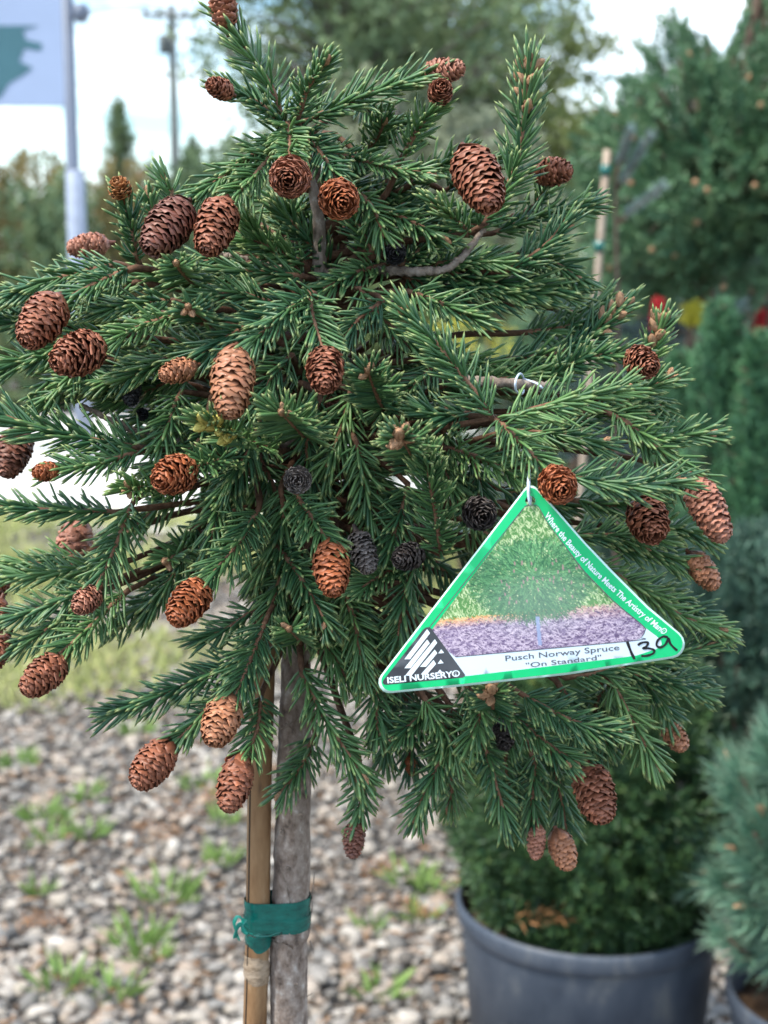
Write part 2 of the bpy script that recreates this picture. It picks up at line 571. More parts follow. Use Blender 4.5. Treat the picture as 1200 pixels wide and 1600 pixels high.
# thin pale grass creeping through the gravel further off
k = 44000
gy = 3.9 + 3.1 * RNG.random(k) ** 0.8
gx = (RNG.random(k) * 2 - 1) * (0.32 * gy + 0.3)
keep = (np.sin(gx * 3.1 + 1.3 * gy) + np.sin(gy * 4.3 - gx * 1.7) + RNG.normal(size=k) * 0.7) > 0.6 - 0.5 * (gy - 4)
gx, gy = gx[keep], gy[keep]
k = len(gx)
gd = np.stack([RNG.normal(size=k) * 0.7, RNG.normal(size=k) * 0.7, 0.5 + RNG.random(k)], 1)
gr = obj('grass', leaf_mesh('grass', np.stack([gx, gy, np.full(k, 0.004)], 1), gd, 0.05 + 0.06 * RNG.random(k), 0.008, RNG.random(k)), M['dry_grass'], kind='stuff')
tag(gr, 'thin pale yellow-green grass growing through the gravel before the drive', 'grass')

weeds = [(262, 1410, 1.5), (215, 1480, 1.2), (238, 1500, .8), (95, 1550, 1.2), (70, 1285, 1.1), (345, 1352, .9), (75, 1320, .9), (140, 1310, .7), (640, 1378, .9), (668, 1395, .8), (660, 1440, .7),
         (320, 1232, 1.2), (352, 1288, .7), (180, 1560, .8), (590, 1560, .9), (135, 1250, .8), (30, 1200, 1.0), (210, 1150, 1.0), (300, 1110, 1.0), (575, 1460, .5), (60, 1400, .5)]
for i, (px, py, s) in enumerate(weeds):
    c = gnd(px, py)
    n = int((26 + 26 * random.random()) * s)
    a = RNG.random(n) * 6.28; rr = np.sqrt(RNG.random(n)) * 0.032 * s
    P = np.stack([c[0] + rr * np.cos(a), c[1] + rr * np.sin(a), np.full(n, 0.002)], 1)
    D = np.stack([np.cos(a) * 0.7 + RNG.normal(size=n) * 0.3, np.sin(a) * 0.7 + RNG.normal(size=n) * 0.3, 0.35 + RNG.random(n)], 1)
    root = thing('weed', (c[0], c[1], 0), 'small tuft of bright green grassy weed growing in the gravel', 'weed', 'green weed tufts scattered over the gravel')
    obj('leaf_tuft', leaf_mesh('leaf_tuft', P, D, (0.03 + 0.045 * RNG.random(n)) * (0.7 + 0.3 * s), 0.007 + 0.004 * RNG.random(n), RNG.random(n)), M['weed'], root, kind='stuff')

for i, (px, py, a, ln) in enumerate([(255, 1285, 0.5, .15), (205, 1300, -0.6, .12), (345, 1270, 1.9, .10), (30, 1455, 0.2, .07), (560, 1380, 0.7, .08), (690, 1450, 2.5, .10), (850, 1428, 0.15, .075)]):
    if i == 6:
        c = at(py=1434, px=800, Y=1.87)
        lab = 'dry tan needle spray caught on the rim of the big dark pot'
    else:
        c = gnd(px, py) + np.array([0, 0, 0.022])
        lab = 'dead orange-brown conifer sprig lying on the gravel'
    d = np.array([math.cos(a), math.sin(a), 0.02])
    B, Dr = [], []
    for q in range(9):
        f = q / 9
        B.append(c + d * ln * f); Dr.append(unit(d + np.array([-d[1], d[0], 0.1]) * (0.8 if q % 2 else -0.8)))
    P, D, L_, W_, r = brush(np.array(B), np.array(Dr), ln * 0.32, 5 if i == 6 else 7, 0.018, 0.0022 if i == 6 else 0.0026)
    me = leaf_mesh('dry_sprig', P, D, L_, W_, r)
    o = tag(obj('dry_sprig', me, M['sprig']), lab, 'dry sprig', None if i == 6 else 'dead sprigs lying on the gravel')

k = 5000
ly = 2.0 + 3.5 * RNG.random(k) ** 1.3
lx = (RNG.random(k) * 2 - 1) * (0.30 * ly + 0.3)
a = RNG.random(k) * 6.283
M['litter'] = mat_leaf('dry_litter', (0.10, 0.055, 0.03), (0.30, 0.17, 0.085), (0.36, 0.24, 0.14), 0.5, 0.8, 0.2)
lt = obj('leaf_litter', leaf_mesh('leaf_litter', np.stack([lx, ly, 0.012 + 0.012 * RNG.random(k)], 1), np.stack([np.cos(a), np.sin(a), RNG.normal(size=k) * 0.15], 1), 0.012 + 0.045 * RNG.random(k) ** 2, 0.004 + 0.004 * RNG.random(k), RNG.random(k)), M['litter'], kind='stuff')
tag(lt, 'scattered brown needle and bark litter lying between the stones', 'litter')

# ------------------------------------------------------------------ pots and potted shrubs behind
M['pot'] = mat_noise('pot_plastic', [(0.030, 0.038, 0.054), (0.044, 0.056, 0.078), (0.060, 0.072, 0.094), (0.13, 0.135, 0.14)], 22, 11, 0.5, 0.2, 60, spec=0.45, stretch=(1, 1, 0.45))
M['soil'] = mat_noise('potting_bark', [(0.03, 0.018, 0.012), (0.10, 0.06, 0.035), (0.22, 0.14, 0.085)], 60, 8, 0.95, 0.9, 110)
M['stem'] = mat_noise('shrub_stem', [(0.07, 0.045, 0.032), (0.17, 0.12, 0.09)], 40, 6, 0.9, 0.5, 90)


def pot(c, R, H, label):
    root = thing('plant_pot', (c[0], c[1], 0), label, 'plant pot')
    V, F = lathe([(R * 0.80, 0.002), (R * 0.82, 0.0), (R * 0.955, H - 0.038), (R * 0.958, H - 0.034)], 72, (c[0], c[1], 0))
    b = MB().add(V, F)
    V, F = lathe([(R * 0.93, H - 0.05), (R * 0.80, 0.02), (0.001, 0.02)], 72, (c[0], c[1], 0))
    b.add(V, [f[::-1] for f in F])
    obj('wall', b.mesh('pot_wall'), M['pot'], root)
    V, F = lathe([(R * 0.957, H - 0.0345), (R * 0.985, H - 0.030), (R * 0.998, H - 0.022), (R, H - 0.008), (R * 0.990, H - 0.001), (R * 0.972, H), (R * 0.955, H - 0.004), (R * 0.945, H - 0.02), (R * 0.93, H - 0.051)], 72, (c[0], c[1], 0))
    obj('rim', mk_mesh('pot_rim', V, faces=F), M['pot'], root)
    V, F = lathe([(R * 0.93, H - 0.045), (R * 0.6, H - 0.035), (R * 0.3, H - 0.03), (0.001, H - 0.028)], 40, (c[0], c[1], 0))
    V = np.array(V); V[:, 2] += RNG.normal(size=len(V)) * 0.004
    obj('soil', mk_mesh('pot_soil', V, faces=F), M['soil'], root)
    return root


# big dark pot with a clipped yew
pc = at(920, 1400, 2.03)
pot(pc, 0.193, pc[2], 'big dark blue-grey plastic pot holding the dense clipped yew')
M['yew'] = mat_leaf('yew_leaf', (0.013, 0.046, 0.022), (0.046, 0.102, 0.032), (0.12, 0.18, 0.045), 0.45, 0.45, 0.4, tip0=0.4, c3=(0.22, 0.24, 0.05))


def dome_shrub(name, c, rx, rz, n, nper, ll, lw, mat, label, cat, zc=None, ang=(60, 30), inner=0.35, stems=7, base_z=None, bump=0.08, group=None, rim=None):
    """dense rounded shrub: leafy shoots over a lumpy dome, sparser ones within, on real stems"""
    zc = c[2] if zc is None else zc
    base_z = c[2] if base_z is None else base_z
    root = thing(name, (c[0], c[1], base_z), label, cat, group)
    d = unit(RNG.normal(size=(n, 3)))
    d[:, 2] = np.where(d[:, 2] < -0.8, -d[:, 2], d[:, 2])
    ph = RNG.random(6) * 6.28
    lump = 1 + bump * (np.sin(d[:, 0] * 7 + ph[0]) + np.sin(d[:, 1] * 6 + ph[1]) + np.sin(d[:, 2] * 8 + ph[2])) + RNG.normal(size=n) * 0.03
    f = np.where(RNG.random(n) < inner, 0.45 + 0.45 * RNG.random(n), 0.93 + 0.07 * RNG.random(n)) * lump
    tipp = np.stack([c[0] + d[:, 0] * rx * f, c[1] + d[:, 1] * rx * f, zc + d[:, 2] * rz * f], 1)
    if rim:                                                      # stays inside its pot
        rr_ = np.hypot(tipp[:, 0] - c[0], tipp[:, 1] - c[1])
        lim = np.interp(tipp[:, 2] - rim[0], [-0.05, 0.015, 0.06], [rim[1] * 0.80, rim[1] * 0.88, 9])
        q_ = np.minimum(1, lim / np.maximum(rr_, 1e-6))
        tipp[:, 0] = c[0] + (tipp[:, 0] - c[0]) * q_; tipp[:, 1] = c[1] + (tipp[:, 1] - c[1]) * q_
        tipp[:, 2] = np.maximum(tipp[:, 2], rim[0] - 0.015)
    dr = unit(d * np.array([1, 1, 1]) + np.array([0, 0, 0.35]) + RNG.normal(size=(n, 3)) * 0.35)
    sl = ll * 3.2
    P, D, L_, W_, r = brush(tipp - dr * sl, dr, sl, nper, ll, lw, ang[0], ang[1], rnd=np.clip(RNG.normal(size=n) * 0.22 + 0.35 + 0.15 * (f - 0.9), 0, 1))
    obj('crown', leaf_mesh(name + '_crown', P, D, L_, W_, r), mat, root, kind='stuff')
    b = MB()
    for i in range(stems):
        a = 6.28 * i / stems + RNG.random()
        rr = rx * (0.3 + 0.5 * RNG.random())
        p0 = np.array([c[0] + 0.05 * rx * math.cos(a), c[1] + 0.05 * rx * math.sin(a), base_z])
        p2 = np.array([c[0] + rr * math.cos(a), c[1] + rr * math.sin(a), zc + rz * 0.5 * RNG.random()])
        p1 = (p0 + p2) / 2 + np.array([0, 0, 0.05 * rz]) - np.array([math.cos(a), math.sin(a), 0]) * rr * 0.1
        b.tube(smooth_path([p0, p1, p2], 8), np.linspace(0.035, 0.012, 8) * rx, 6)
    obj('stem', b.mesh(name + '_stem'), M['stem'], root, kind='stuff')
    return root


dome_shrub('yew_shrub', (pc[0] + 0.002, pc[1], pc[2] - 0.03), 0.196, 0.28, 3400, 22, 0.017, 0.0044, M['yew'], 'dense dark green clipped yew ball growing in the big dark pot', 'shrub', zc=pc[2] + 0.135, inner=0.3, bump=0.045, rim=(pc[2], 0.193))

# small pot with blue dwarf pine at the right edge
qc = at(1345, 1545, 1.86)
pot(qc, 0.178, qc[2], 'smaller dark plastic pot under the blue-green dwarf pine')
M['pine'] = mat_leaf('pine_needle', (0.050, 0.145, 0.092), (0.135, 0.270, 0.180), (0.36, 0.46, 0.32), 0.5, 0.42, 0.5, tip0=0.5)
proot = thing('dwarf_pine', (qc[0], qc[1], qc[2] - 0.03), 'blue-green dwarf pine with long bristling needle clumps and tan buds', 'pine')
B, Dd = [], []
for i in range(300):
    d = unit(RNG.normal(size=3))
    if d[2] < -0.75:
        d[2] = -d[2]
    f = 0.62 + 0.38 * RNG.random()
    p = np.array([qc[0] - 0.015 + d[0] * 0.215 * f, qc[1] + d[1] * 0.20 * f, qc[2] + 0.19 + d[2] * 0.215 * f])
    dr = unit(d + np.array([0, 0, 0.45]) + RNG.normal(size=3) * 0.25)
    B.append(p - dr * 0.06); Dd.append(dr)
B, Dd = np.array(B), np.array(Dd)
P, D, L_, W_, r = brush(B, Dd, 0.055, 80, 0.048, 0.0029, 62, 16, rnd=np.clip(RNG.normal(size=len(B)) * .25 + .5, 0, 1))
obj('crown', leaf_mesh('pine_crown', P, D, L_, W_, r, 0.3), M['pine'], proot, kind='stuff')
b = MB()
for i in range(0, len(B), 2):
    b.tube(smooth_path([np.array([qc[0], qc[1], qc[2] - 0.03]), (B[i] + np.array([qc[0], qc[1], qc[2] + 0.05])) / 2, B[i], B[i] + Dd[i] * 0.055], 7), np.linspace(0.007, 0.003, 7), 5)
obj('stem', b.mesh('pine_stem'), M['stem'], proot, kind='stuff')
b = MB()
for i in range(len(B)):
    if i % 3 == 0:
        e = B[i] + Dd[i] * 0.055
        b.tube([e, e + Dd[i] * 0.007, e + Dd[i] * 0.016, e + Dd[i] * 0.021], [0.003, 0.0055, 0.004, 0.0006], 6)
bo = obj('bud', b.mesh('pine_buds'), M['bud'], proot, kind='stuff')


# ------------------------------------------------------------------ conifers and shrubs of the sales yard, out of focus
def conifer(name, c, h, rad, n, nper, nl, nw, mat, label, z0=0.1, cat='tree', shape=0.6, flat=0.25, group=None, trunk_r=0.03, up=0.2, top_taper=0.7):
    """trunk, whorled limbs and needle shoots; shape: power of the taper to the top"""
    root = thing(name, (c[0], c[1], 0), label, cat, group)
    z0 = z0 * h if z0 < 1 else z0
    obj('trunk', mk_mesh(name + '_trunk', *[None] * 0, **dict(zip(('V', 'faces'), tube(smooth_path([(c[0], c[1], 0), (c[0] + 0.01 * h, c[1], h * 0.5), (c[0], c[1], h * 0.97)], 12), np.linspace(trunk_r, trunk_r * 0.2, 12), 8)))), M['stem'], root)
    u = RNG.random(n)
    z = z0 + (h - z0) * u ** 1.15
    f = (z - z0) / (h - z0)
    prof = rad * (1 - f ** (1 / max(shape, 0.05))) ** top_taper * (0.55 + 0.45 * np.minimum(f / 0.16, 1))
    a = RNG.random(n) * 6.283
    fr = np.where(RNG.random(n) < 0.4, 0.4 + 0.5 * RNG.random(n), 0.9 + 0.1 * RNG.random(n)) * (1 + 0.12 * np.sin(a * 3 + z * 9) + 0.08 * RNG.normal(size=n))
    rr = prof * fr + 0.01
    tipp = np.stack([c[0] + rr * np.cos(a), c[1] + rr * np.sin(a), z], 1)
    dr = np.stack([np.cos(a), np.sin(a), up + 0.9 * f + RNG.normal(size=n) * 0.25], 1) + RNG.normal(size=(n, 3)) * 0.2
    dr = unit(dr)
    sl = nl * 3.5
    P, D, L_, W_, r = brush(tipp - dr * sl, dr, sl, nper, nl, nw, 60, 25, rnd=np.clip(RNG.normal(size=n) * 0.25 + 0.4, 0, 1))
    obj('crown', leaf_mesh(name + '_crown', P, D, L_, W_, r), mat, root, kind='stuff')
    b = MB()
    for i in range(0, n, max(1, n // 160)):
        p0 = np.array([c[0], c[1], max(z[i] - 0.35 * rr[i], z0 * 0.9)])
        b.tube(smooth_path([p0, (p0 + tipp[i]) / 2 + np.array([0, 0, -0.03 * rad]), tipp[i]], 6), np.linspace(0.4, 0.1, 6) * trunk_r, 5)
    obj('limb', b.mesh(name + '_limbs'), M['stem'], root, kind='stuff')
    return root


M['spruce_far'] = mat_leaf('grey_spruce', (0.040, 0.115, 0.062), (0.130, 0.245, 0.115), (0.27, 0.37, 0.17), 0.4, 0.5, 0.4, tip0=0.5)
M['spruce_blue'] = mat_leaf('blue_spruce', (0.030, 0.065, 0.075), (0.080, 0.135, 0.150), (0.13, 0.19, 0.20), 0.4, 0.5, 0.4, tip0=0.5)
M['column'] = mat_leaf('upright_yew', (0.030, 0.100, 0.060), (0.085, 0.210, 0.090), (0.14, 0.30, 0.10), 0.45, 0.5, 0.4, tip0=0.4)
M['hedge_dark'] = mat_leaf('dark_hedge', (0.020, 0.056, 0.042), (0.052, 0.112, 0.074), (0.09, 0.16, 0.09), 0.4, 0.5, 0.4, tip0=0.4)

# the big rounded spruce on a bare trunk, upper right
sc_ = at(1165, 400, 4.0)
dome = thing('standard_spruce', (sc_[0], sc_[1], 0), 'big bushy grey-green spruce crown on a bare trunk beside the bamboo-staked cedar', 'tree')
b = MB().tube(smooth_path([(sc_[0] - 0.16, sc_[1], 0), (sc_[0] - 0.15, sc_[1], 0.8), (sc_[0] - 0.05, sc_[1], 1.5), (sc_[0] + .05, sc_[1], 2.2)], 14), np.linspace(0.042, 0.012, 14), 10)
obj('trunk', b.mesh('standard_spruce_trunk'), M['stem'], dome)
n = 3000
d = unit(RNG.normal(size=(n, 3)))
d[:, 2] = np.where(d[:, 2] < -0.93, -d[:, 2], d[:, 2])
f = np.where(RNG.random(n) < 0.4, 0.4 + 0.5 * RNG.random(n), 0.9 + 0.1 * RNG.random(n)) * (1 + 0.10 * np.sin(d[:, 0] * 9 + 1) + 0.10 * np.sin(d[:, 2] * 8 + d[:, 1] * 5) + 0.05 * RNG.normal(size=n))
tipp = np.stack([sc_[0] + d[:, 0] * 0.47 * f, sc_[1] + d[:, 1] * 0.5 * f, 1.49 + d[:, 2] * 0.37 * f + 0.30 * np.maximum(d[:, 0], -0.2) * f + 0.10 * np.sin(d[:, 0] * 11) * np.maximum(d[:, 2], 0)], 1)
dr = unit(d + np.array([0, 0, 0.25]) + RNG.normal(size=(n, 3)) * 0.3)
P, D, L_, W_, r = brush(tipp - dr * 0.085, dr, 0.085, 32, 0.026, 0.0068, 58, 25, rnd=np.clip(RNG.normal(size=n) * .25 + .4, 0, 1))
obj('crown', leaf_mesh('standard_spruce_crown', P, D, L_, W_, r), M['spruce_far'], dome, kind='stuff')
b = MB()
for i in range(0, n, 18):
    p0 = np.array([sc_[0] - 0.05, sc_[1], 1.25 + 0.45 * RNG.random()])
    b.tube(smooth_path([p0, (p0 + tipp[i]) / 2 - np.array([0, 0, 0.03]), tipp[i]], 6), np.linspace(0.014, 0.004, 6), 5)
obj('limb', b.mesh('standard_spruce_limbs'), M['stem'], dome, kind='stuff')
b = MB()
for i in range(0, n, 23):
    if f[i] > 0.85:
        e = tipp[i]
        b.tube([e, e + dr[i] * 0.008, e + dr[i] * 0.018], [0.005, 0.009, 0.002], 6)
obj('bud', b.mesh('standard_spruce_buds'), M['bud'], dome, kind='stuff')

# upright columns behind the tag
for (px, py, Y, rad, lab) in [(1128, 468, 3.1, 0.075, 'tallest narrow upright yew column beyond the cones at the tag side'),
                              (1186, 522, 3.0, 0.060, 'shorter upright yew column close beside the tallest one'),
                              (1066, 545, 3.3, 0.070, 'low blunt upright yew column between spruce trunk and tallest column')]:
    c = at(px, py, Y)
    conifer('upright_yew', (c[0], c[1], 0), c[2], rad, 900, 20, 0.02, 0.0055, M['column'], lab, z0=0.12, cat='shrub', shape=0.22, up=0.9, trunk_r=0.012, top_taper=0.6)

for (px, py, Y, rad, m, lab) in [(1020, 300, 5.4, 0.5, 'spruce_blue', 'dusky blue spruce standing behind the bamboo-staked cedar'),
                                 (880, 430, 6.5, 0.55, 'spruce_far', 'blurred green spruce behind the upper right shoots of the coned tree'),
                                 (1270, 230, 5.6, 0.6, 'hedge_dark', 'dark conifer filling the yard behind the upright yew columns'),
                                 (1130, 330, 6.6, 0.7, 'hedge_dark', 'dark conifer behind the bare trunk of the big spruce')]:
    c = at(px, py, Y)
    conifer('yard_spruce', (c[0], c[1], 0), c[2], rad, 850, 24, 0.034, 0.010, M[m], lab, z0=0.03, shape=0.55, trunk_r=0.03)

for i, (px, py, Y, rx, rz, lab) in enumerate([(1150, 1010, 2.75, 0.26, 0.22, 'low dark spreading shrub between the clipped yew and the upright columns'),
                                           (1010, 960, 3.6, 0.36, 0.36, 'dark rounded evergreen behind the lower right shoots of the coned tree'),
                                           (1230, 850, 3.7, 0.40, 0.40, 'dark evergreen mound right of the tallest yew column'),
                                           (820, 760, 5.4, 0.60, 0.5, 'dark green mound of shrub behind the heart of the coned tree')]):
    c = at(px, py, Y)
    dome_shrub('evergreen_shrub', (c[0], c[1], c[2]), rx, rz, 1000, 20, 0.024, 0.0066, M['hedge_dark'], lab, 'shrub', base_z=0.0)

M['yellow'] = mat_leaf('yellow_leaf', (0.42, 0.40, 0.04), (0.66, 0.58, 0.06), (0.75, 0.68, 0.15), 0.4, 0.5, 0.3, trans=0.2, tip0=0.4)
M['red'] = mat_leaf('red_leaf', (0.45, 0.02, 0.03), (0.62, 0.05, 0.06), (0.70, 0.12, 0.10), 0.4, 0.5, 0.3, trans=0.15, tip0=0.4)
M['lime'] = mat_leaf('lime_leaf', (0.22, 0.36, 0.05), (0.36, 0.50, 0.09), (0.50, 0.58, 0.15), 0.4, 0.5, 0.3, trans=0.2, tip0=0.4)
for (px, py, Y, rx, rz, m, nm, lab) in [(1088, 492, 3.7, 0.035, 0.035, 'yellow', 'golden_shrub', 'golden-yellow leaved shrub beyond the tallest yew column'),
                                    (730, 535, 5.0, 0.16, 0.10, 'yellow', 'golden_shrub', 'golden-yellow shrub glimpsed through the middle of the coned tree'),
                                    (1028, 494, 3.6, 0.018, 0.04, 'red', 'red_shrub', 'small red leaved shrub beside the bare spruce trunk'),
                                    (1187, 512, 4.0, 0.018, 0.05, 'red', 'red_shrub', 'small red leaved shrub behind the shorter yew column'),
                                    (955, 455, 5.6, 0.06, 0.08, 'lime', 'lime_shrub', 'lime green shrub behind the foot of the far bamboo cane')]:
    c = at(px, py, Y)
    dome_shrub(nm, (c[0], c[1], c[2]), rx, rz, 150, 10, 0.008, 0.006, M[m], lab, 'shrub', base_z=0.0, stems=5)

# bamboo-staked young cedar, upper right
cB, cT = at(915, 640, 3.1), at(949, 234, 3.1)
cB = cB + (cB - cT) * (cB[2] / (cT[2] - cB[2]))
o = thing('bamboo_cane', cB, 'pale thin bamboo cane with green tape supporting the blue young cedar', 'cane')
b = MB().tube(smooth_path([cB, (cB + cT) / 2 + np.array([.004, 0, 0]), cT], 14), np.full(14, 0.0075), 10)
M['cane'] = mat_noise('grey_cane', [(0.30, 0.22, 0.16), (0.46, 0.37, 0.29)], 30, 5, 0.6)
obj('cane', b.mesh('far_cane'), M['cane'], o)
M['tape'] = mat_noise('green_tape', [(0.0, 0.045, 0.040), (0.002, 0.105, 0.085), (0.004, 0.15, 0.12)], 130, 5, 0.12, 0.22, 180, stretch=(1, 1, 1.8), spec=0.7)
for q, py in enumerate((266, 385)):
    f = (at(940, py, 3.1)[2] - cB[2]) / (cT[2] - cB[2])
    e = cB + (cT - cB) * f
    V, F = tube([e - (0, 0, .011), e + (0, 0, .011)], [0.0105, 0.0105], 12)
    o2 = tag(obj('green_tape', mk_mesh('far_tape', V, faces=F), M['tape']), ['green tape round the far bamboo cane near its top', 'green tape round the far bamboo cane half way down'][q], 'tape')
c0 = at(975, 480, 3.15)
cr = thing('young_cedar', (c0[0], c0[1], 0), 'thin blue-grey young cedar with rising twigs tied to the far bamboo cane', 'tree')
trk = [np.array([c0[0] + .01, c0[1], 0]), at(965, 520, 3.13), at(963, 400, 3.13), at(962, 268, 3.12), at(975, 215, 3.12)]
b = MB().tube(smooth_path(trk, 16), np.linspace(0.009, 0.003, 16), 8)
tw = [((962, 300), (1015, 212)), ((964, 345), (1035, 290)), ((962, 270), (985, 205))]
Bs, Ds, Ls = [], [], []
for (p, q) in tw:
    a_, e_ = at(p[0], p[1], 3.13), at(q[0], q[1], 3.08)
    b.tube(smooth_path([a_, (a_ + e_) / 2 - np.array([0, 0, .005]), e_], 6), np.linspace(0.004, 0.002, 6), 5)
    for s in np.linspace(0.15, 0.95, 12):
        Bs.append(a_ + (e_ - a_) * s); Ds.append(unit(e_ - a_)); Ls.append(0.01)
obj('trunk', b.mesh('cedar_trunk'), M['stem'], cr)
M['cedar'] = mat_leaf('cedar_needle', (0.15, 0.22, 0.22), (0.27, 0.34, 0.33), (0.36, 0.42, 0.40), 0.4, 0.5, 0.4)
P, D, L_, W_, r = brush(np.array(Bs), np.array(Ds), np.array(Ls), 24, 0.017, 0.0028, 65, 40)
obj('crown', leaf_mesh('cedar_crown', P, D, L_, W_, r), M['cedar'], cr, kind='stuff')


# ------------------------------------------------------------------ far hedge, trees, pole, sign
M['bark_far'] = mat_noise('far_bark', [(0.10, 0.085, 0.075), (0.22, 0.20, 0.185)], 6, 6, 0.9)
M['olive'] = mat_leaf('olive_leaf', (0.095, 0.145, 0.055), (0.215, 0.255, 0.085), (0.27, 0.29, 0.11), 0.4, 0.55, 0.3, trans=0.25, tip0=0.4)
M['deep'] = mat_leaf('deep_leaf', (0.085, 0.150, 0.085), (0.205, 0.270, 0.125), (0.26, 0.31, 0.14), 0.4, 0.55, 0.3, trans=0.2, tip0=0.4)
M['haze_olive'] = mat_leaf('haze_olive_leaf', (0.13, 0.165, 0.11), (0.25, 0.27, 0.17), (0.30, 0.30, 0.20), 0.4, 0.6, 0.25, trans=0.2, tip0=0.4)  # olive leaves, paled and greyed to paint distance haze into the colour
M['rust'] = mat_leaf('rusty_leaf', (0.13, 0.13, 0.05), (0.26, 0.20, 0.085), (0.32, 0.24, 0.11), 0.4, 0.6, 0.25, trans=0.2, tip0=0.4, c3=(0.34, 0.19, 0.12))


def tree(c, h, rad, z0, nclump, nper, ll, mat, label, tr=0.16, seed=0, name='yard_tree', sparse=1.0):
    root = thing(name, (c[0], c[1], 0), label, 'tree', 'tall trees beyond the yard')
    rg = np.random.default_rng(seed)
    b = MB().tube(smooth_path([(c[0], c[1], 0), (c[0] + 0.15 * tr, c[1], h * 0.4), (c[0] - 0.1 * rad, c[1], h * 0.9)], 12), np.linspace(tr, tr * 0.2, 12), 9)
    obj('trunk', b.mesh('tree_trunk'), M['bark_far'], root)
    d = unit(rg.normal(size=(nclump, 3)))
    f = rg.random(nclump) ** 0.45
    zc, rz = (h + z0) / 2, (h - z0) / 2
    C = np.stack([c[0] + d[:, 0] * rad * f, c[1] + d[:, 1] * rad * f, zc + d[:, 2] * rz * f], 1)
    b = MB()
    for i in range(nclump):
        if i % 2 == 0:
            p0 = np.array([c[0], c[1], max(z0 * 0.8, C[i][2] - 0.7 * np.hypot(C[i][0] - c[0], C[i][1] - c[1]))])
            p0[2] = min(p0[2], h * .85)
            b.tube(smooth_path([p0, (p0 + C[i]) / 2 + np.array([0, 0, 0.08 * rad]), C[i]], 6), np.linspace(tr * 0.35, tr * 0.06, 6), 5)
    obj('limb', b.mesh('tree_limbs'), M['bark_far'], root, kind='stuff')
    cs = rad * 0.20 * (0.7 + 0.6 * rg.random(nclump)) * sparse
    P = np.repeat(C, nper, 0) + unit(rg.normal(size=(nclump * nper, 3))) * (np.repeat(cs, nper) * rg.random(nclump * nper) ** 0.5)[:, None] * np.array([1.15, 1.15, 0.75])
    D = rg.normal(size=(nclump * nper, 3)) + np.array([0, 0, -0.2])
    r = np.clip(np.repeat(rg.random(nclump), nper) * 0.75 + 0.25 * rg.random(nclump * nper), 0, 1)
    obj('crown', leaf_mesh('tree_crown', P, D, ll * (0.7 + 0.6 * rg.random(len(P))), ll * 0.55, r), mat, root, kind='stuff')
    return root


trees = [  # px, py top, Y, radius m, crown bottom, clumps, mat, label
    (560, -160, 21, 2.5, 2.6, 190, 'deep', 'broad dull green tree whose dense crown stands right of the utility pole'),
    (700, -120, 24, 2.6, 2.2, 170, 'olive', 'yellow-green tree standing behind the top of the coned tree'),
    (820, 20, 26, 2.3, 1.5, 120, 'olive', 'thin yellow-green tree with sky showing through, left of the big spruce'),
    (640, 120, 19, 1.9, 0.4, 120, 'haze_olive', 'low green tree dulled by painted haze behind the upper cones of the coned tree'),
    (400, 210, 24, 1.7, 0.4, 100, 'deep', 'low dark tree showing behind the pair of hanging cones'),
    (900, 150, 22, 2.0, 0.3, 110, 'olive', 'low olive tree in the gap left of the big spruce'),
    (1150, 140, 30, 2.6, 1.0, 120, 'olive', 'yellow-green tree mostly hidden by the big spruce crown'),
    (-300, 120, 34, 3.0, 0.6, 90, 'deep', 'distant rounded tree beyond the sign and its bushes'),
    (-800, 100, 36, 3.4, 0.6, 90, 'olive', 'distant yellow-green tree past the end of the hedge row'),
    (1600, 60, 20, 2.4, 0.6, 90, 'deep', 'tall tree beyond the yard past the big spruce'),
    (760, 235, 17, 1.5, 0.2, 90, 'haze_olive', 'greyish low tree, haze painted into its leaves, behind the upright budded shoot')]
for i, (px, py, Y, rad, z0, nc, m, lab) in enumerate(trees):
    c = at(px, py, Y)
    tree((c[0], c[1]), c[2], rad, z0, nc, 46, 0.15, M[m], lab, seed=100 + i, sparse=0.9 if i != 2 else 0.75)

bushes = [(-60, 285, 12.6, 1.0, 'rust', 'rusty green bush at the drive edge below the sign panel'),
          (30, 262, 12.9, 0.75, 'rust', 'brown-tinged bush left of the sign post'),
          (75, 290, 12.2, 0.55, 'deep', 'dark green bush just left of the sign post foot'),
          (150, 275, 13.2, 0.7, 'rust', 'olive bush with rusty tips right of the sign post'),
          (215, 262, 13.8, 0.65, 'deep', 'green bush below the small distant fir'),
          (290, 240, 14.5, 0.7, 'deep', 'green bush at the foot of the utility pole'),
          (350, 225, 15.5, 0.85, 'deep', 'rounded green bush right of the utility pole foot'),
          (440, 300, 14, 0.9, 'deep', 'dark green bush behind the bare grey limb of the coned tree'),
          (560, 350, 13.5, 1.0, 'deep', 'dark green bush behind the leader of the coned tree'),
          (700, 370, 13, 1.0, 'olive', 'olive bush behind the black old cone'),
          (-230, 270, 12.8, 0.95, 'deep', 'dark green bush beyond the far sign post'),
          (-420, 255, 13.0, 1.05, 'rust', 'rusty bush at the drive edge past the far sign post'),
          (-640, 270, 13.2, 1.1, 'deep', 'dark green bush at the open end of the hedge row'),
          (-880, 262, 13.5, 1.1, 'rust', 'rusty bush closing the end of the hedge row'),
          (840, 380, 12.5, 1.0, 'deep', 'dark green bush behind the curled shoot on the upper right')]
for i, (px, py, Y, rx, m, lab) in enumerate(bushes):
    c = at(px, py, Y)
    rz = c[2] * 0.62
    dome_shrub('hedge_bush', (c[0], c[1], c[2] - rz), rx, rz, 420, 12, 0.075, 0.045, M[m], lab, 'bush', base_z=0.0, inner=0.4, bump=0.10, group='bushes along the far side of the drive')
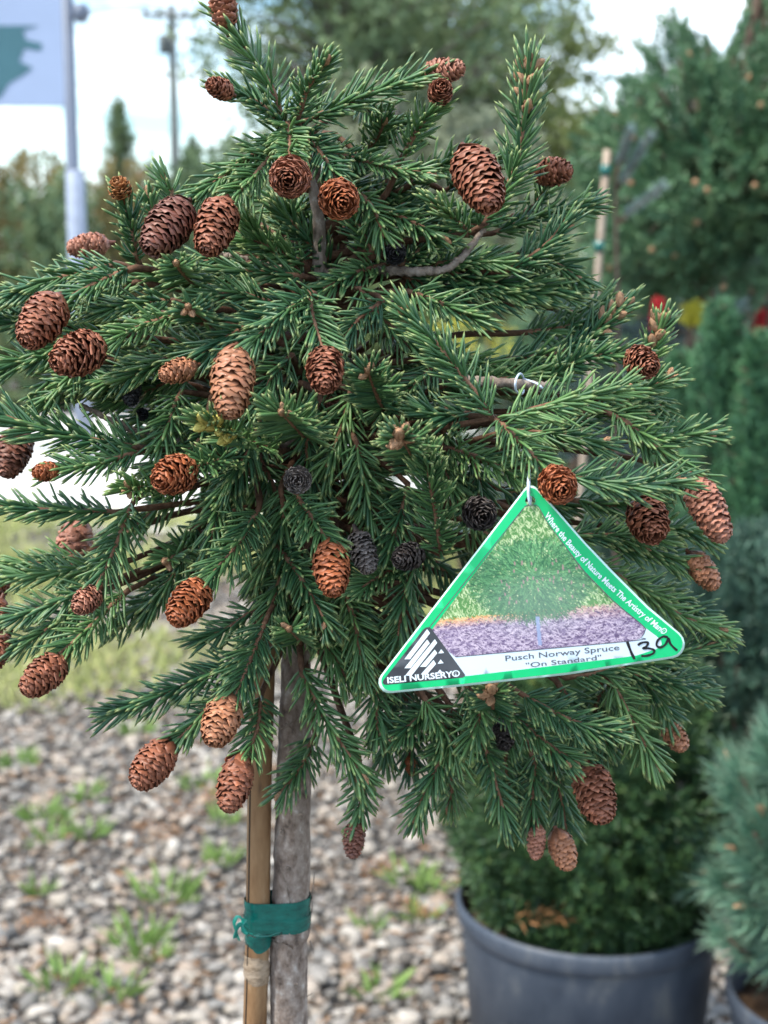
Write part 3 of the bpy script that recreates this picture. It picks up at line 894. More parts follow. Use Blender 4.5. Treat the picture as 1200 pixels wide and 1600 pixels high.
for (px, py, Y, w_, lab) in [(184, 148, 14, 0.27, 'small sparse distant fir rising above the bushes between sign and utility pole'), (300, 215, 17, 0.25, 'tiny distant fir just right of the utility pole')]:
    c = at(px, py, Y)
    conifer('young_fir', (c[0], c[1], 0), c[2], w_, 260, 16, 0.07, 0.018, M['deep'], lab, z0=1.1, shape=0.8, trunk_r=0.03, up=0.6)

# utility pole
M['pole'] = mat_noise('weathered_pole', [(0.10, 0.115, 0.11), (0.19, 0.20, 0.19)], 4, 5, 0.9)
pt = at(268, 8, 46.0)
up_ = thing('utility_pole', (pt[0], pt[1], 0), 'weathered wooden utility pole with one crossarm standing behind the bushes', 'utility pole')
obj('pole', MB().tube([(pt[0], pt[1], 0), (pt[0], pt[1], pt[2] / 2), (pt[0], pt[1], pt[2])], [0.17, 0.145, 0.11], 12).mesh('pole'), M['pole'], up_)
za = at(268, 26, 46)[2]
b = MB().box((pt[0] - 0.86, pt[1] - 0.20, za - 0.07), (pt[0] + 0.90, pt[1] - 0.10, za + 0.07))
b.tube([(pt[0] - 0.5, pt[1] - 0.15, za), (pt[0], pt[1] - 0.15, za - 0.5)], [0.025, 0.025], 6)
b.tube([(pt[0] + 0.5, pt[1] - 0.15, za), (pt[0], pt[1] - 0.15, za - 0.5)], [0.025, 0.025], 6)
obj('crossarm', b.mesh('crossarm', False), M['pole'], up_)
for dx in (-0.78, -0.35, 0.4, 0.82):
    V, F = lathe([(0.001, 0), (0.05, 0), (0.065, 0.05), (0.04, 0.09), (0.06, 0.13), (0.03, 0.19), (0.001, 0.2)], 10, (pt[0] + dx, pt[1] - 0.15, za + 0.07))
    obj('insulator', mk_mesh('insulator', V, faces=F), M['pole'], up_)
V, F = lathe([(0.001, 0), (0.15, 0.02), (0.16, 0.5), (0.12, 0.56), (0.001, 0.58)], 14, (pt[0] - 0.22, pt[1] - 0.2, at(260, 70, 46)[2] - .3))
obj('transformer', mk_mesh('transformer', V, faces=F), M['pole'], up_)
M['wire'] = mat_plain('wire_grey', (0.16, 0.18, 0.20), 0.6)
for q, (dx, z) in enumerate([(-0.78, za + .27), (0.82, za + 0.27), (0.0, at(268, 120, 46)[2])]):
    b = MB()
    for sgn in (-1, 1):
        e = np.array([pt[0] + dx + sgn * 34, pt[1] - 0.15 + (10 if sgn > 0 else -24), z - 0.3])
        s_ = np.array([pt[0] + dx, pt[1] - 0.15, z])
        f = np.linspace(0, 1, 26)
        Pp = s_ + (e - s_) * f[:, None]
        Pp[:, 2] -= 1.5 * 4 * f * (1 - f)
        b.tube(Pp, np.full(26, 0.018), 5)
    tag(obj('overhead_wire', b.mesh('overhead_wire'), M['wire']), ['overhead wire strung from the crossarm end towards the sign', 'overhead wire strung from the crossarm end towards the trees', 'lower overhead wire attached half way up the utility pole'][q], 'wire')

# roadside sign
M['sign'] = mat_plain('sign_panel', (0.30, 0.37, 0.53), 0.5, 0.4, 0.04, 3)  # white panel; blue-grey base colour paints in the shade on this side
M['sign_print'] = mat_plain('sign_print', (0.045, 0.13, 0.16), 0.5, 0.4, 0.1, 3)
M['steel'] = mat_plain('painted_post', (0.12, 0.145, 0.20), 0.45, 0.5, 0.1, 4)
YS = 9.0
s0, s1 = at(-430, -210, YS), at(104, 166, YS)
sp_ = at(115, 300, YS)
sg = thing('roadside_sign', (sp_[0], sp_[1], 0), 'white sign panel, its bluish shade painted in, with dark green emblem on grey post', 'sign')
obj('panel', MB().box((s0[0], YS - 0.03, s1[2]), (s1[0], YS + 0.03, s0[2])).mesh('sign_panel', False), M['sign'], sg)
V, F = lathe([(0.04, 0), (0.04, s0[2] + .1), (0.0, s0[2] + .12)], 16, (sp_[0], YS, 0))
obj('post', mk_mesh('sign_post', V, faces=F), M['steel'], sg)
zz = at(115, 266, YS)[2]
V, F = lathe([(0.0, 0), (0.056, 0), (0.056, zz - 0.01), (0.041, zz)], 16, (sp_[0] + .012, YS, 0))
obj('post_sleeve', mk_mesh('sign_sleeve', V, faces=F), mat_plain('sleeve_white', (0.27, 0.31, 0.40), 0.5), sg)
V, F = lathe([(0.04, 0), (0.04, s0[2] + .1), (0.0, s0[2] + .12)], 16, (s0[0] - .045, YS, 0))
obj('post', mk_mesh('sign_post', V, faces=F), M['steel'], sg)
lampz = at(124, 22, YS)[2]
V, F = lathe([(0.001, -.05), (0.03, -.05), (0.055, 0.0), (0.04, .05), (0.001, .06)], 12, (at(128, 22, YS)[0], YS - 0.02, lampz))
obj('bracket', mk_mesh('sign_bracket', V, faces=F), M['steel'], sg)
emb = [(-95, 40), (62, 40), (36, 47), (40, 62), (66, 68), (63, 79), (38, 75), (30, 96), (51, 106), (34, 118), (14, 130), (0, 152), (-30, 158), (-70, 130), (-100, 90)]
V = [at(x, y, YS - 0.034) for x, y in emb]
obj('emblem', mk_mesh('sign_emblem', V, faces=[tuple(range(len(V)))], smooth=False), M['sign_print'], sg)

# ------------------------------------------------------------------ the coned spruce on its standard
TREE_LOC = (float(tp(456, 1600, 2)[0]), Y0 + 0.02, 0.0)
hero = thing('dwarf_spruce', TREE_LOC, 'bushy green dwarf spruce covered in small brown cones on a slim grey trunk', 'tree')

# trunk
tpts = [tp(452, 1600, 2), tp(454, 1450, 2), tp(458, 1250, 2), tp(462, 1080, 2), tp(466, 900, 2), tp(478, 720, 1.5), tp(492, 560, 1), tp(499, 430, 0.5), tp(496, 330, 0), tp(470, 230, -0.5), tp(455, 200, -1)]
low = tpts[0] * [1, 1, 0]
low = np.array([tpts[0][0] - 0.004, tpts[0][1], 0.0])
tr_path = smooth_path([low, low * 0.45 + tpts[0] * 0.55] + tpts, 420)
zs = tr_path[:, 2]
rz_px = np.interp(-zs, [-p[2] for p in [tpts[10], tpts[8], tpts[7], tpts[5], tpts[3], tpts[2], tpts[0]]] + [0], [5.5, 9, 11, 15, 25, 29.5, 32, 40])
jit = 1 + 0.060 * RNG.normal(size=(420, 20))
jit = (jit + np.roll(jit, 1, 0) + np.roll(jit, 1, 1)) / 3
jit *= (1 + 0.012 * np.sin(np.arange(420) * 0.13))[:, None]
V, F = tube(tr_path, rz_px * MPX * 1.03, 20, True, jit)
trunk = obj('trunk', mk_mesh('spruce_trunk', V, faces=F), M['trunk'], hero)
# small dead snags and bark knots on the trunk
b = MB()
for (x0, y0, x1, y1, r_) in [(483, 1420, 492, 1352, 1.6), (484, 1440, 488, 1400, 1.4), (455, 1420, 438, 1355, 1.3), (438, 1140, 466, 1120, 1.5), (446, 1130, 462, 1148, 1.2), (484, 1470, 490, 1490, 1.2), (430, 1500, 436, 1460, 1.3), (470, 1560, 488, 1552, 1.2)]:
    Y_ = Y0 + 0.0125 if 430 < x0 < 470 else Y0 + 0.019
    b.tube(smooth_path([at(x0, y0, Y_), at((x0 + x1) / 2 + 2, (y0 + y1) / 2, Y_ - .0007), at(x1, y1, Y_ - .001)], 6), np.linspace(r_, 0.5, 6) * MPX, 5)
obj('snag', b.mesh('trunk_snags'), M['limb'], trunk, kind='stuff')
for (x, y) in [(451, 1358), (440, 1300), (470, 1275), (463, 1540)]:
    e = at(x, y, Y0 + 0.0125)
    V, F = lathe([(0.0012, -.0004), (0.0011, 0.0004), (0.0007, 0.0007), (0.0003, 0.0002), (0.0001, 0.0002)], 9)
    V = np.array(V)[:, [0, 2, 1]] * [1, -1, 1] + e
    obj('knot', mk_mesh('bark_knot', V, faces=F), M['limb'], trunk)

# needle template
NR = [(0.0, 0.6), (0.30, 1.0), (0.86, 0.86)]


def needles(P, D, B, L, W, rnd):
    """four-sided curved needles; B = direction the tip bends to"""
    k = len(P)
    D = unit(D)
    S = unit(np.cross(D, B) + 1e-6)
    Nn = np.cross(S, D)
    V = np.empty((k, 13, 3)); t_ = np.empty(13)
    for i, (t, w) in enumerate(NR):
        c = P + D * (L * t)[:, None] + B * (L * 0.20 * t * t)[:, None]
        ww = (W * 0.5 * w)[:, None]
        V[:, i * 4 + 0] = c + S * ww
        V[:, i * 4 + 1] = c + Nn * ww * 0.75
        V[:, i * 4 + 2] = c - S * ww
        V[:, i * 4 + 3] = c - Nn * ww * 0.75
        t_[i * 4:i * 4 + 4] = t
    V[:, 12] = P + D * (L)[:, None] + B * (L * 0.20)[:, None]
    t_[12] = 1.0
    q = []
    for i in range(2):
        for j in range(4):
            m = (j + 1) % 4
            q.append((i * 4 + j, i * 4 + m, (i + 1) * 4 + m, (i + 1) * 4 + j))
    tr = [(8 + j, 8 + (j + 1) % 4, 12) for j in range(4)]
    off = (np.arange(k) * 13)[:, None, None]
    return V.reshape(-1, 3), (np.array(q)[None] + off).reshape(-1, 4), (np.array(tr)[None] + off).reshape(-1, 3), {'t': np.tile(t_, k), 'rnd': np.repeat(rnd, 13)}


def scale_mesh():
    """a single cone scale: spoon-shaped, rounded, slightly toothed edge; base at origin, runs along +X, outer face +Z"""
    nu, nv = 6, 5
    V, A, F = [], [], []
    for side in (1, -1):
        for i in range(nu):
            u = i / (nu - 1)
            hw = 0.50 * float(np.interp(u, [0, .25, .5, .68, .8, .9, .96, 1], [.34, .66, .90, 1.0, .97, .84, .62, .34]))
            for j in range(nv):
                v = -1 + 2 * j / (nv - 1)
                y = hw * v
                x = u * 1.0 + 0.03 * math.sin(j * 2.7 + 1) * (u > 0.75)
                z = -0.13 * v * v * (0.5 + 0.5 * u) + 0.05 * math.sin(math.pi * u) + 0.10 * max(0, u - 0.62) ** 1.5 + 0.012 * math.sin(j * 2.1) * u
                z += side * 0.020 * (1 - 0.55 * u) * (1 - 0.6 * v * v)
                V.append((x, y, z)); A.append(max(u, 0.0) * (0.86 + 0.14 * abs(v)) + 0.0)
        o_ = 0 if side == 1 else nu * nv
        for i in range(nu - 1):
            for j in range(nv - 1):
                f = (o_ + i * nv + j, o_ + (i + 1) * nv + j, o_ + (i + 1) * nv + j + 1, o_ + i * nv + j + 1)
                F.append(f if side == 1 else f[::-1])
    n2 = nu * nv
    ring = [i * nv for i in range(nu)] + [(nu - 1) * nv + j for j in range(1, nv)] + [i * nv + nv - 1 for i in range(nu - 2, -1, -1)]
    for a, c in zip(ring[:-1], ring[1:]):
        F.append((a, a + n2, c + n2, c))
    return np.array(V, float), F, np.array(A)


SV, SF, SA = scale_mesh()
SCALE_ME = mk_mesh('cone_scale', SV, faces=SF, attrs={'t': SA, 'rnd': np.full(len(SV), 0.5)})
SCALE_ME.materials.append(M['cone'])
CONE_COL = {'brown': (0.225, 0.078, 0.042), 'dark': (0.155, 0.058, 0.038), 'red': (0.28, 0.082, 0.032), 'light': (0.335, 0.138, 0.070), 'pink': (0.31, 0.125, 0.078), 'grey': (0.15, 0.122, 0.110), 'char': (0.060, 0.046, 0.042), 'black': (0.022, 0.021, 0.024), 'orange': (0.33, 0.13, 0.045)}


def cone_frames(L, W, n, openf, rg):
    """transforms of n overlapping scales on a cone of length L and width W, base at origin, tip along +Z"""
    out = []
    for i in range(n):
        t = ((i + 0.5) / n) ** 0.92
        rt = W * 0.5 * float(np.interp(t, [0, .12, .35, .55, .72, .86, .95, 1], [.70, .92, 1.0, .95, .80, .56, .31, .10]))
        zt = L * float(np.interp(t, [0, .5, .86, 1], [.13, .56, .92, .985]))
        a = i * 2.39996 + rg.normal() * 0.07
        k = float(np.interp(t, [0, .7, .9, 1], [1.0, 1.0, .78, .5])) * (1 + rg.normal() * 0.05)
        sl, sw = W * 0.49 * k, W * 0.48 * k * (1 + rg.normal() * 0.05)
        tilt = math.radians(float(np.interp(t, [0, .2, .7, .9, 1], [62, 46, 37, 18, -6])) * (openf if t < .85 else 1) + rg.normal() * 5.5)
        roll = rg.normal() * 0.10
        er = Vector((math.cos(a), math.sin(a), 0))
        ez = Vector((0, 0, 1))
        ex = (ez * math.cos(tilt) + er * math.sin(tilt)).normalized()
        en = (er * math.cos(tilt) - ez * math.sin(tilt)).normalized()
        ey = en.cross(ex)
        ey, en = ey * math.cos(roll) + en * math.sin(roll), en * math.cos(roll) - ey * math.sin(roll)
        org = er * rt + ez * zt - ex * sl
        m = Matrix(((ex.x * sl, ey.x * sw, en.x * sl, org.x), (ex.y * sl, ey.y * sw, en.y * sl, org.y), (ex.z * sl, ey.z * sw, en.z * sl, org.z), (0, 0, 0, 1)))
        out.append(m)
    return out


scale_budget = [300]


def cone(x, y, dy, axis, w, ln, col, openf=1.0, n=None, single=False, seed=0, name='cone'):
    rg = np.random.default_rng(1000 + seed)
    px = (Y0 + dy * 0.01) / FPX * 1.02
    W, L = w * px * 0.93 * (0.96 + 0.08 * rg.random()), ln * px * 1.03
    openf = openf * (0.85 + 0.4 * rg.random())
    ax = unit(np.array([axis[0], -axis[2], -axis[1]]))
    # pixel axes to world: x right, y down in the picture, z towards the viewer (tilted with the camera)
    ax = unit(axis[0] * np.array([1, 0, 0]) + axis[1] * np.array([0, -SP, -CP]) + axis[2] * np.array([0, -CP, SP]))
    c = tp(x, y, dy)
    base = c - ax * L * 0.5
    q = Vector(ax).to_track_quat('Z', 'Y')
    n = n or int(34 + 0.50 * ln)
    fr = cone_frames(L, W, n, openf, rg)
    V, F = lathe([(0.0008, -0.002), (W * 0.10, 0.0), (W * 0.16, L * 0.1), (W * 0.20, L * 0.4), (W * 0.13, L * 0.7), (W * 0.03, L * 0.86), (0.0001, L * 0.9)], 8)
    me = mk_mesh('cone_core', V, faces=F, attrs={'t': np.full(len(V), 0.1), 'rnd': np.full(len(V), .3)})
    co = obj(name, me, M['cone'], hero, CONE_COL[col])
    co.matrix_basis = Matrix.Translation(Vector(base)) @ q.to_matrix().to_4x4()
    cc = np.array(CONE_COL[col])
    if single and scale_budget[0] >= n:
        scale_budget[0] -= n
        for m in fr:
            s = bpy.data.objects.new('scale', SCALE_ME)
            COL.objects.link(s)
            s.parent = co
            s.matrix_basis = m
            s.color = (*np.clip(cc * (0.82 + 0.36 * rg.random()) * (1, 0.96 + 0.08 * rg.random(), 1), 0, 1), 1)
    else:
        H = np.concatenate([SV, np.ones((len(SV), 1))], 1)
        Vs = np.concatenate([((H + np.column_stack([rg.normal(size=(len(SV), 3)) * (0.004 + 0.020 * (SA > 0.7))[:, None], np.zeros(len(SV))])) @ np.array(m).T)[:, :3] for m in fr])
        Fs = [tuple(int(i) + k * len(SV) for i in f) for k in range(len(fr)) for f in SF]
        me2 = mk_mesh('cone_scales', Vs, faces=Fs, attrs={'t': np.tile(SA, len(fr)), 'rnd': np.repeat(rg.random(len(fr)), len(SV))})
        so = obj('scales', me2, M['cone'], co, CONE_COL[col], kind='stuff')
    return co


# bud: overlapping small scales round an egg
bv, bf = [], []
bm_ = MB()
V, F = lathe([(0.05, -0.1), (0.30, 0.0), (0.42, 0.3), (0.36, 0.62), (0.16, 0.9), (0.01, 1.0)], 8)
bm_.add(V, F)
rgb = np.random.default_rng(5)
for i in range(11):
    t = (i + .5) / 11
    a = i * 2.4
    r_ = 0.40 * math.sin(math.pi * (0.30 + 0.5 * t))
    er = np.array([math.cos(a), math.sin(a), 0]); ey = np.array([-math.sin(a), math.cos(a), 0]); ez = np.array([0, 0, 1.0])
    zb = -0.05 + 0.62 * t
    p0 = er * r_ * 0.9 + ez * zb
    bm_.add([p0 - ey * .20, p0 + ey * .20, p0 + er * .10 + ez * .22 + ey * .17, p0 + er * (.03 - .12 * t) + ez * .42, p0 + er * .10 + ez * .22 - ey * .17], [(0, 1, 2, 4), (2, 3, 4)], rgb.random())
BUD_ME = bm_.mesh('bud')
BUD_ME.materials.append(M['bud'])
BUD2_ME = BUD_ME.copy(); BUD2_ME.materials.clear(); BUD2_ME.materials.append(M['bud_green'])


def add_bud(parent, p, d, s, green=False):
    o_ = bpy.data.objects.new('bud', BUD2_ME if green else BUD_ME)
    COL.objects.link(o_)
    o_.parent = parent
    q = Vector(d).to_track_quat('Z', 'Y')
    o_.matrix_basis = Matrix.Translation(Vector(p)) @ q.to_matrix().to_4x4() @ Matrix.Rotation(random.random() * 6.28, 4, 'Z') @ Matrix.Diagonal((s * 0.82, s * 0.82, s * 1.15, 1))


CORE = [tp(466, 930, 2), tp(478, 720, 1.5), tp(492, 560, 1), tp(499, 430, .5), tp(496, 330, 0), tp(455, 205, -1)]
core_z = np.array([c[2] for c in CORE])


def core_at(z):
    z = min(max(z, core_z[0]), core_z[-1])
    return np.array([np.interp(z, core_z, [c[a] for c in CORE]) for a in range(3)])


CAMDIR = np.array([0, -CP, SP])


def shoot(pts, L=46, buds=0, yellow=False, dens=1.0, sr=4.0, a0=64, a1=28, link=True, W=6.0, comb=0.6, seed=0, green=False, droop=0.0):
    """one leafy shoot; pts = (px, py, cm) from base to tip"""
    rg = np.random.default_rng(3000 + seed)
    P3 = []
    d0, d1 = pts[0][2], pts[-1][2]
    for i, p in enumerate(pts):
        dy = p[2] if len(p) > 2 else d0 + (d1 - d0) * i / (len(pts) - 1)
        P3.append(tp(p[0], p[1], dy))
    P3 = np.array(P3)
    fz = (Y0 + 0.005 * (d0 + d1)) / Y0
    L, W, sr = L * fz * 1.04, W * fz, sr * fz
    path = smooth_path(P3, 26)
    seg = np.linalg.norm(np.diff(path, axis=0), axis=1)
    ln = seg.sum()
    # woody part reaches back to the trunk
    if link:
        z = P3[0][2]
        tgt = core_at(z * 0.55 + 0.45 * (core_z[1]) if z < core_z[1] else z - 0.018)
        v = P3[0] - tgt
        wood = smooth_path([tgt, tgt + v * 0.5 + np.array([0, 0.012, 0.004]) + rg.normal(size=3) * 0.005, P3[0], path[4]], 12)
        wr = np.linspace(7, sr * 1.15, 12)
        full = np.vstack([wood[:-1], path[4:]])
        rr = np.concatenate([wr[:-1], np.linspace(sr * 1.1, sr * 0.7, len(path) - 4)])
    else:
        full = path; rr = np.linspace(sr * 1.1, sr * 0.7, len(path))
    jt = 1 + 0.12 * rg.normal(size=(len(full), 6))
    V, F = tube(full, rr * MPX, 6, True, jt)
    ag = np.repeat(np.where(np.arange(len(full)) < len(full) - 22, 0.05, 0.55), 6)
    so = obj('shoot', mk_mesh('shoot_stem', V, faces=F, attrs={'rnd': ag}), M['twig'], hero)
    # needles
    n = max(18, int(ln / MPX / fz / 1.36 * dens))
    s = (np.arange(n) + 0.5) / n
    s = np.clip(0.02 + 0.98 * s + rg.normal(size=n) * 0.006, 0, 1)
    cs = np.concatenate([[0], np.cumsum(seg)]) / ln
    P = np.stack([np.interp(s, cs, path[:, a]) for a in range(3)], 1)
    Tn = unit(np.gradient(path, axis=0))
    T = unit(np.stack([np.interp(s, cs, Tn[:, a]) for a in range(3)], 1))
    upv = np.array([0, -0.35, 0.94])
    U = unit(upv - T * (T @ upv)[:, None])
    S = np.cross(T, U)
    ph = np.arange(n) * 2.39996 + rg.normal(size=n) * 0.25
    ph = (ph + math.pi) % (2 * math.pi) - math.pi
    horiz = 1 - abs(float(unit(P3[-1] - P3[0])[2])) ** 2
    under = np.abs(ph) > 2.0
    ph = np.where(under, np.sign(ph) * (np.abs(ph) - (np.abs(ph) - 1.5) * comb * horiz), ph)
    kp = (np.abs(ph) > 0.75) | (rg.random(n) < 0.55)
    s, P, T, U, S, ph = s[kp], P[kp], T[kp], U[kp], S[kp], ph[kp]
    n = len(s)
    ph = np.sign(ph) * (np.abs(ph) + (1.35 - np.abs(ph)) * 0.20 * horiz)
    R = U * np.cos(ph)[:, None] + S * np.sin(ph)[:, None]
    th = np.radians(a0 + (a1 - a0) * s ** 2.2) + rg.normal(size=n) * 0.19
    D = T * np.cos(th)[:, None] + R * np.sin(th)[:, None]
    D[:, 2] -= droop
    Bd = unit(T * 1.0 - R * 0.35 + rg.normal(size=(n, 3)) * 0.25)
    LL = L * MPX * 1.02 * (0.72 + 0.40 * rg.random(n)) * (0.80 + 0.20 * np.sin(math.pi * np.clip(0.15 + 0.75 * s, 0, 1)))
    hue = np.clip(rg.normal() * 0.17 + 0.40 + rg.normal(size=n) * 0.20, 0, 1)
    V, Q, Tr, A = needles(P + R * (sr * 0.6 * MPX), D, Bd, LL, np.full(n, W * MPX) * (0.9 + 0.2 * rg.random(n)), hue)
    obj('needles', mk_mesh('needles', V, quads=Q, tris=Tr, attrs=A), M['needle_yellow'] if yellow else M['needle'], so, kind='stuff')
    tipd = unit(path[-1] - path[-4])
    if buds:
        bs = 21 if green else (23 if buds >= 4 else 15)
        add_bud(so, path[-1] - tipd * 0.0006, tipd, bs * MPX * (0.9 + 0.3 * rg.random()), green)
        for q in range(buds * (3 if green else 2 if bs == 23 else 1) - 1):
            sd_ = unit(np.cross(tipd, rg.normal(size=3)))
            pb = path[-1 - 2 * (q // 2)] - tipd * 0.0012
            add_bud(so, pb + sd_ * 0.0008, unit(sd_ * 0.9 + tipd * 0.7), bs * 0.86 * MPX * (0.9 + 0.3 * rg.random()), green)
    return so


Y, N_ = True, False
